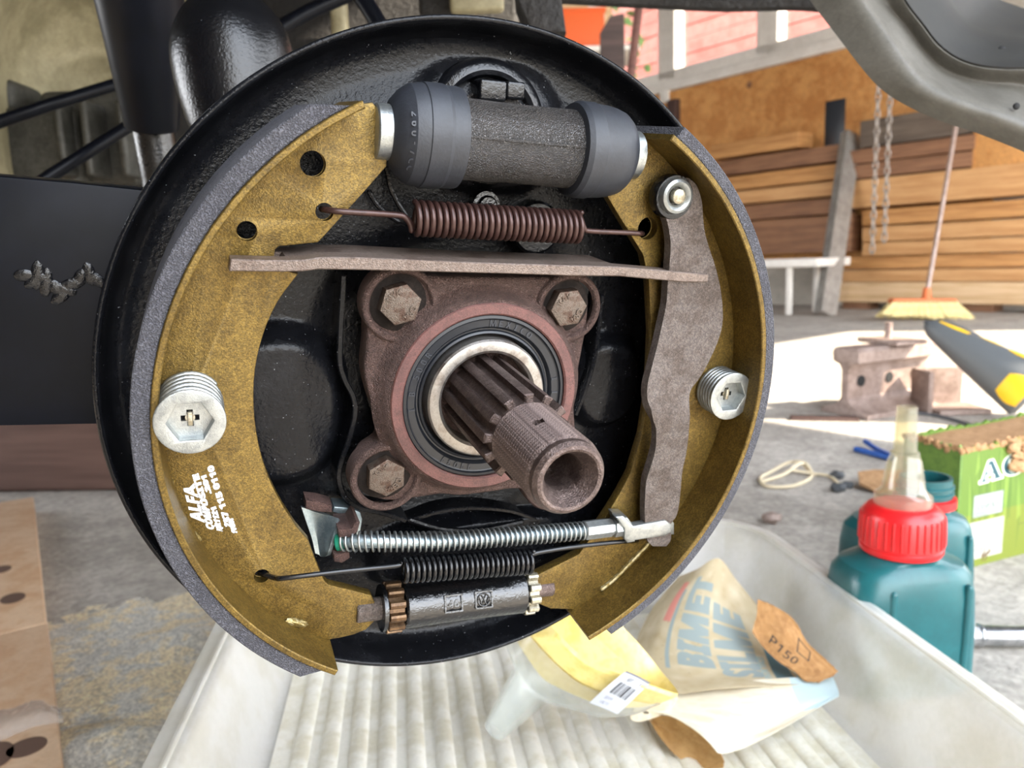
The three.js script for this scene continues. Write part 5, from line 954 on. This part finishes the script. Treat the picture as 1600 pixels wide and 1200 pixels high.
// ---- rail and tool in the sunlit part
{
  const A = onLevel(1318, 650), B = onLevel(1452, 628), m = frame(A, B, V(0, 0, 1)); const dx = B.clone().sub(A).setY(0).normalize(), dz = V(-dx.z, 0, dx.x);
  const mm = new THREE.Matrix4().makeBasis(dz, V(0, 1, 0), V(0, 0, 0).crossVectors(dz, V(0, 1, 0))).setPosition(A); // local: x across, y up, z = back along -length
  const s = 1.18, half = [[0.0625, 0], [0.0625, .011], [.02, .026], [.0095, .04], [.0095, .1], [.016, .112], [.034, .118], [.035, .142], [.028, .149]].map(([x, y]) => [x * s, y * s]);
  const pr = [...half, ...half.slice().reverse().map(([x, y]) => [-x, y])], L = 0.3;
  const t = thing('rail_piece', 'short length of rusty railway rail standing in the sunlit area', 'rail', A);
  const sgn = new THREE.Vector3().crossVectors(dz, V(0, 1, 0)).dot(dx) > 0 ? 1 : -1;
  part(t, 'rail', ext(pr, sgn > 0 ? 0 : -L, sgn > 0 ? L : 0, { bevel: .003 }).applyMatrix4(mm), M.steelRust);
  for (const f of [.045, .15, .25]) part(t, 'bolt_hole', new THREE.CylinderGeometry(.0145, .0145, .027, 20).rotateZ(Math.PI / 2).translate(0, .075 * s, f * sgn).applyMatrix4(mm), M.darkHole);
  const p = A.clone().addScaledVector(dx, .17).setY(.149 * s), k = thing('steel_plate', 'small dark steel plate lying on top of the rail', 'plate', p);
  part(k, 'plate', box(.1, .012, .14, 0, .0065, 0, .002).rotateY(.3).translate(p.x, p.y, p.z), M.steelRust);
  part(k, 'stud', new THREE.CylinderGeometry(.009, .009, .05, 12).translate(p.x - .01, p.y + .03, p.z), M.steelRust);
  const c = onLevel(1468, 640), a = thing('angle_iron', 'rusty angle iron standing against the right end of the rail', 'angle iron', c);
  part(a, 'iron', [box(.13, .11, .012, c.x, .055, c.z - .02, .002), box(.13, .012, .11, c.x + .02, .007, c.z + .03, .002), box(.012, .11, .09, c.x - .06, .055, c.z + .02, .002)], M.steelRust);
  const f = onLevel(1312, 655), b = thing('rail_shadow', 'thin dark bar standing in for the shadow at the foot of the rail', 'shadow strip', f); part(b, 'strip', box(.16, .008, .035, 0, .004, 0, .001).rotateY(-.25).translate(f.x - .04, 0, f.z), M.rust);  // dark bar put in as the shadow cast by the rail
}
{
  const A = at(1447, 506, 1.95), B = at(1610, 612, 1.82), t = thing('power_tool', 'yellow and grey power tool handle lying behind the green box', 'power tool', at(1600, 630, 1.82).setY(0)), L = A.distanceTo(B);
  const R = (f) => .018 + (.07 - .018) * Math.pow(f, .85), prof = [[0, 0], [.010, 0], [.015, .006]]; for (let k = 1; k <= 14; k++) { const f = k / 14; prof.push([R(f), f * L]); } prof.push([.06, L * 1.03], [0, L * 1.03]);
  part(t, 'body', latAxis(prof, A, B, 40, V(0, 0, 1)), M.toolGrey, { crease: 1 });
  const fr = frame(A, B, V(0, 0, 1));
  const patch = (f0, f1, a0, a1) => { const g = grid(20, 14, (u, v) => { const f = f0 + (f1 - f0) * u, w = a0 + (a1 - a0) * v, e = 1 + .05 * Math.sin(Math.PI * u) * Math.sin(Math.PI * v), r = R(f) * (1.0 + .03 * (e - 1) / .05); const sh = .5 + .5 * Math.sin(Math.PI * u); const ww = (a0 + a1) / 2 + (w - (a0 + a1) / 2) * (.4 + .6 * sh); return V(f * L, Math.cos(ww) * r * 1.02, Math.sin(ww) * r * 1.02); }); return g.applyMatrix4(fr); };
  for (const [a, b, c, d] of [[.08, .34, .15, .95], [.4, .62, -.1, .55], [.66, .86, .0, .75], [.8, 1.0, 1.5, 2.7], [.9, 1.0, .1, 1.0]]) part(t, 'grip_patch', patch(a, b, c, d), M.toolYellow, { crease: 'keep' });
  const cd = capTube([at(1447, 504, 1.95), at(1478, 505, 1.93), at(1520, 522, 1.9), at(1562, 552, 1.88), at(1590, 590, 1.86), at(1600, 625, 1.84)], .006, 50, 8); part(t, 'cord', cd, M.cord, { crease: 'keep' });
  const w = thing('floor_cable', 'thin dark cable lying on the pale floor behind the clear spout', 'cable', onLevel(1450, 645)); part(w, 'cable', capTube([onLevel(1420, 644, .004), onLevel(1455, 648, .004), onLevel(1490, 656, .004), onLevel(1530, 668, .004)], .0045, 30, 8), M.cord, { crease: 'keep' });
}
// ---- left: wooden board with film, beam, sawdust
{
  const y = .03, a = onLevel(52, 776, y), b = onLevel(98, 1215, y), dz = b.clone().sub(a).normalize(), dx = V(-dz.z, 0, dz.x).multiplyScalar(-1);
  if (dx.x > 0) dx.multiplyScalar(-1);
  const L = a.distanceTo(b) + .1, t = thing('wooden_board', 'pale wooden board with dark knots at the lower left', 'board', a.clone().setY(0));
  const m = new THREE.Matrix4().makeBasis(dx, V(0, 1, 0), dz).setPosition(a.clone().setY(0)); if (m.determinant() < 0) m.makeBasis(dx, V(0, 1, 0), dz);
  const loc = (px, py) => { const p = onLevel(px, py, y).sub(a); return [p.dot(dx), p.dot(dz)]; };
  const cut = loc(30, 983)[1], W = .5;
  const put = (g) => g.applyMatrix4(new THREE.Matrix4().makeBasis(dx, V(0, 1, 0), new THREE.Vector3().crossVectors(dx, V(0, 1, 0)))).translate(a.x, 0, a.z);
  const zs = new THREE.Vector3().crossVectors(dx, V(0, 1, 0)).dot(dz) > 0 ? 1 : -1;
  const bb = (x0, x1, z0, z1, y0, y1, r) => put(box(x1 - x0, y1 - y0, Math.abs(z1 - z0), (x0 + x1) / 2, (y0 + y1) / 2, zs * (z0 + z1) / 2, r));
  part(t, 'plank', bb(0, W, 0, cut - .0012, 0, y, .002), M.board);
  part(t, 'plank', bb(-.001, W, cut + .0012, L, 0, y, .002), M.board);
  for (const [px, py, rx, rz] of [[20, 935, .0135, .017], [2, 890, .012, .014], [42, 1168, .015, .014], [-4, 1180, .012, .02]]) { const [x, z] = loc(px, py); part(t, 'knot', put(new THREE.CylinderGeometry(1, 1, .004, 28).scale(rx, 1, rz).translate(x, y - .0012, zs * z)), M.knotWood); }
  const f = thing('clear_film', 'strip of crinkled clear film lying across the pale wooden board', 'film', onLevel(50, 1130, y + .001));
  const r0 = [[-30, 1120], [20, 1105], [60, 1095], [96, 1108]], r1 = [[-30, 1145], [20, 1124], [60, 1112], [96, 1118]], r2 = [[-30, 1175], [20, 1150], [60, 1134], [100, 1130]];
  part(f, 'strip', sheet([r0, r1, r2].map((r, i) => r.map(([x, py]) => onLevel(x, py, y + .002 + (i === 1 ? .006 : 0)))), 40, 20, .0003, (u, v) => V(0, .003 * (NM[(Math.floor(u * 400) * 512 + Math.floor(v * 300)) % 262144] - .4), 0)), M.film, { crease: 'keep' });
}
{
  const a = onLevel(-80, 772), b = onLevel(215, 768), t = thing('wooden_beam', 'brown wooden beam lying on the floor behind the trailing arm', 'beam', a.clone().lerp(b, .5));
  const fr = frame(a, b, V(0, 0, 1)), L = a.distanceTo(b);
  part(t, 'timber', box(L * 1.5, .17, .2, L * .5, .086, -.1, .012).applyMatrix4(fr), std({ map: woodTex(0x6e544a, 0x59423a, 256, 21), roughness: 0.75 }));
}
{
  const t = thing('sawdust', 'spilled pale sawdust spread over the floor left of the tray', 'sawdust', onLevel(240, 1010)); t.userData.kind = 'stuff';
  const mat = std({ map: mottle(0xd6d1c6, 0xecd9b6, [0.42, 0.62], 0.26, 0.22, 0xf4ecd8, 0.06), roughness: 0.95, bumpMap: retile(bumpCast, 0.06), bumpScale: 0.0012 });
  const c = onLevel(235, 1060), e = (q, rx, rz, x, z) => 1 - Math.hypot((x - q.x) / rx, (z - q.z) / rz);
  const q1 = onLevel(230, 1050), q2 = onLevel(300, 1010), q3 = onLevel(170, 1170);
  const h = (x, z) => { const n = NL[((Math.floor((z + 3) * 600) & 511) * 512 + (Math.floor((x + 3) * 600) & 511))], f = NM[((Math.floor((z + 3) * 900) & 511) * 512 + (Math.floor((x + 3) * 900) & 511))]; let v = -.004; v = Math.max(v, .0065 * e(q1, .2, .19, x, z) + .004 * (n - .5)); v = Math.max(v, .02 * e(q2, .09, .07, x, z) + .006 * (n - .5)); v = Math.max(v, .016 * e(q3, .09, .05, x, z) + .006 * (n - .5)); return v + .0035 * (f - .5); };
  part(t, 'heap', grid(150, 130, (u, v) => { const x = c.x + (u - .5) * .46, z = c.z + (v - .5) * .46; return V(x, Math.max(-.006, h(x, z)), z); }), mat, { crease: 'keep' });
}

renderer.render(scene, camera);
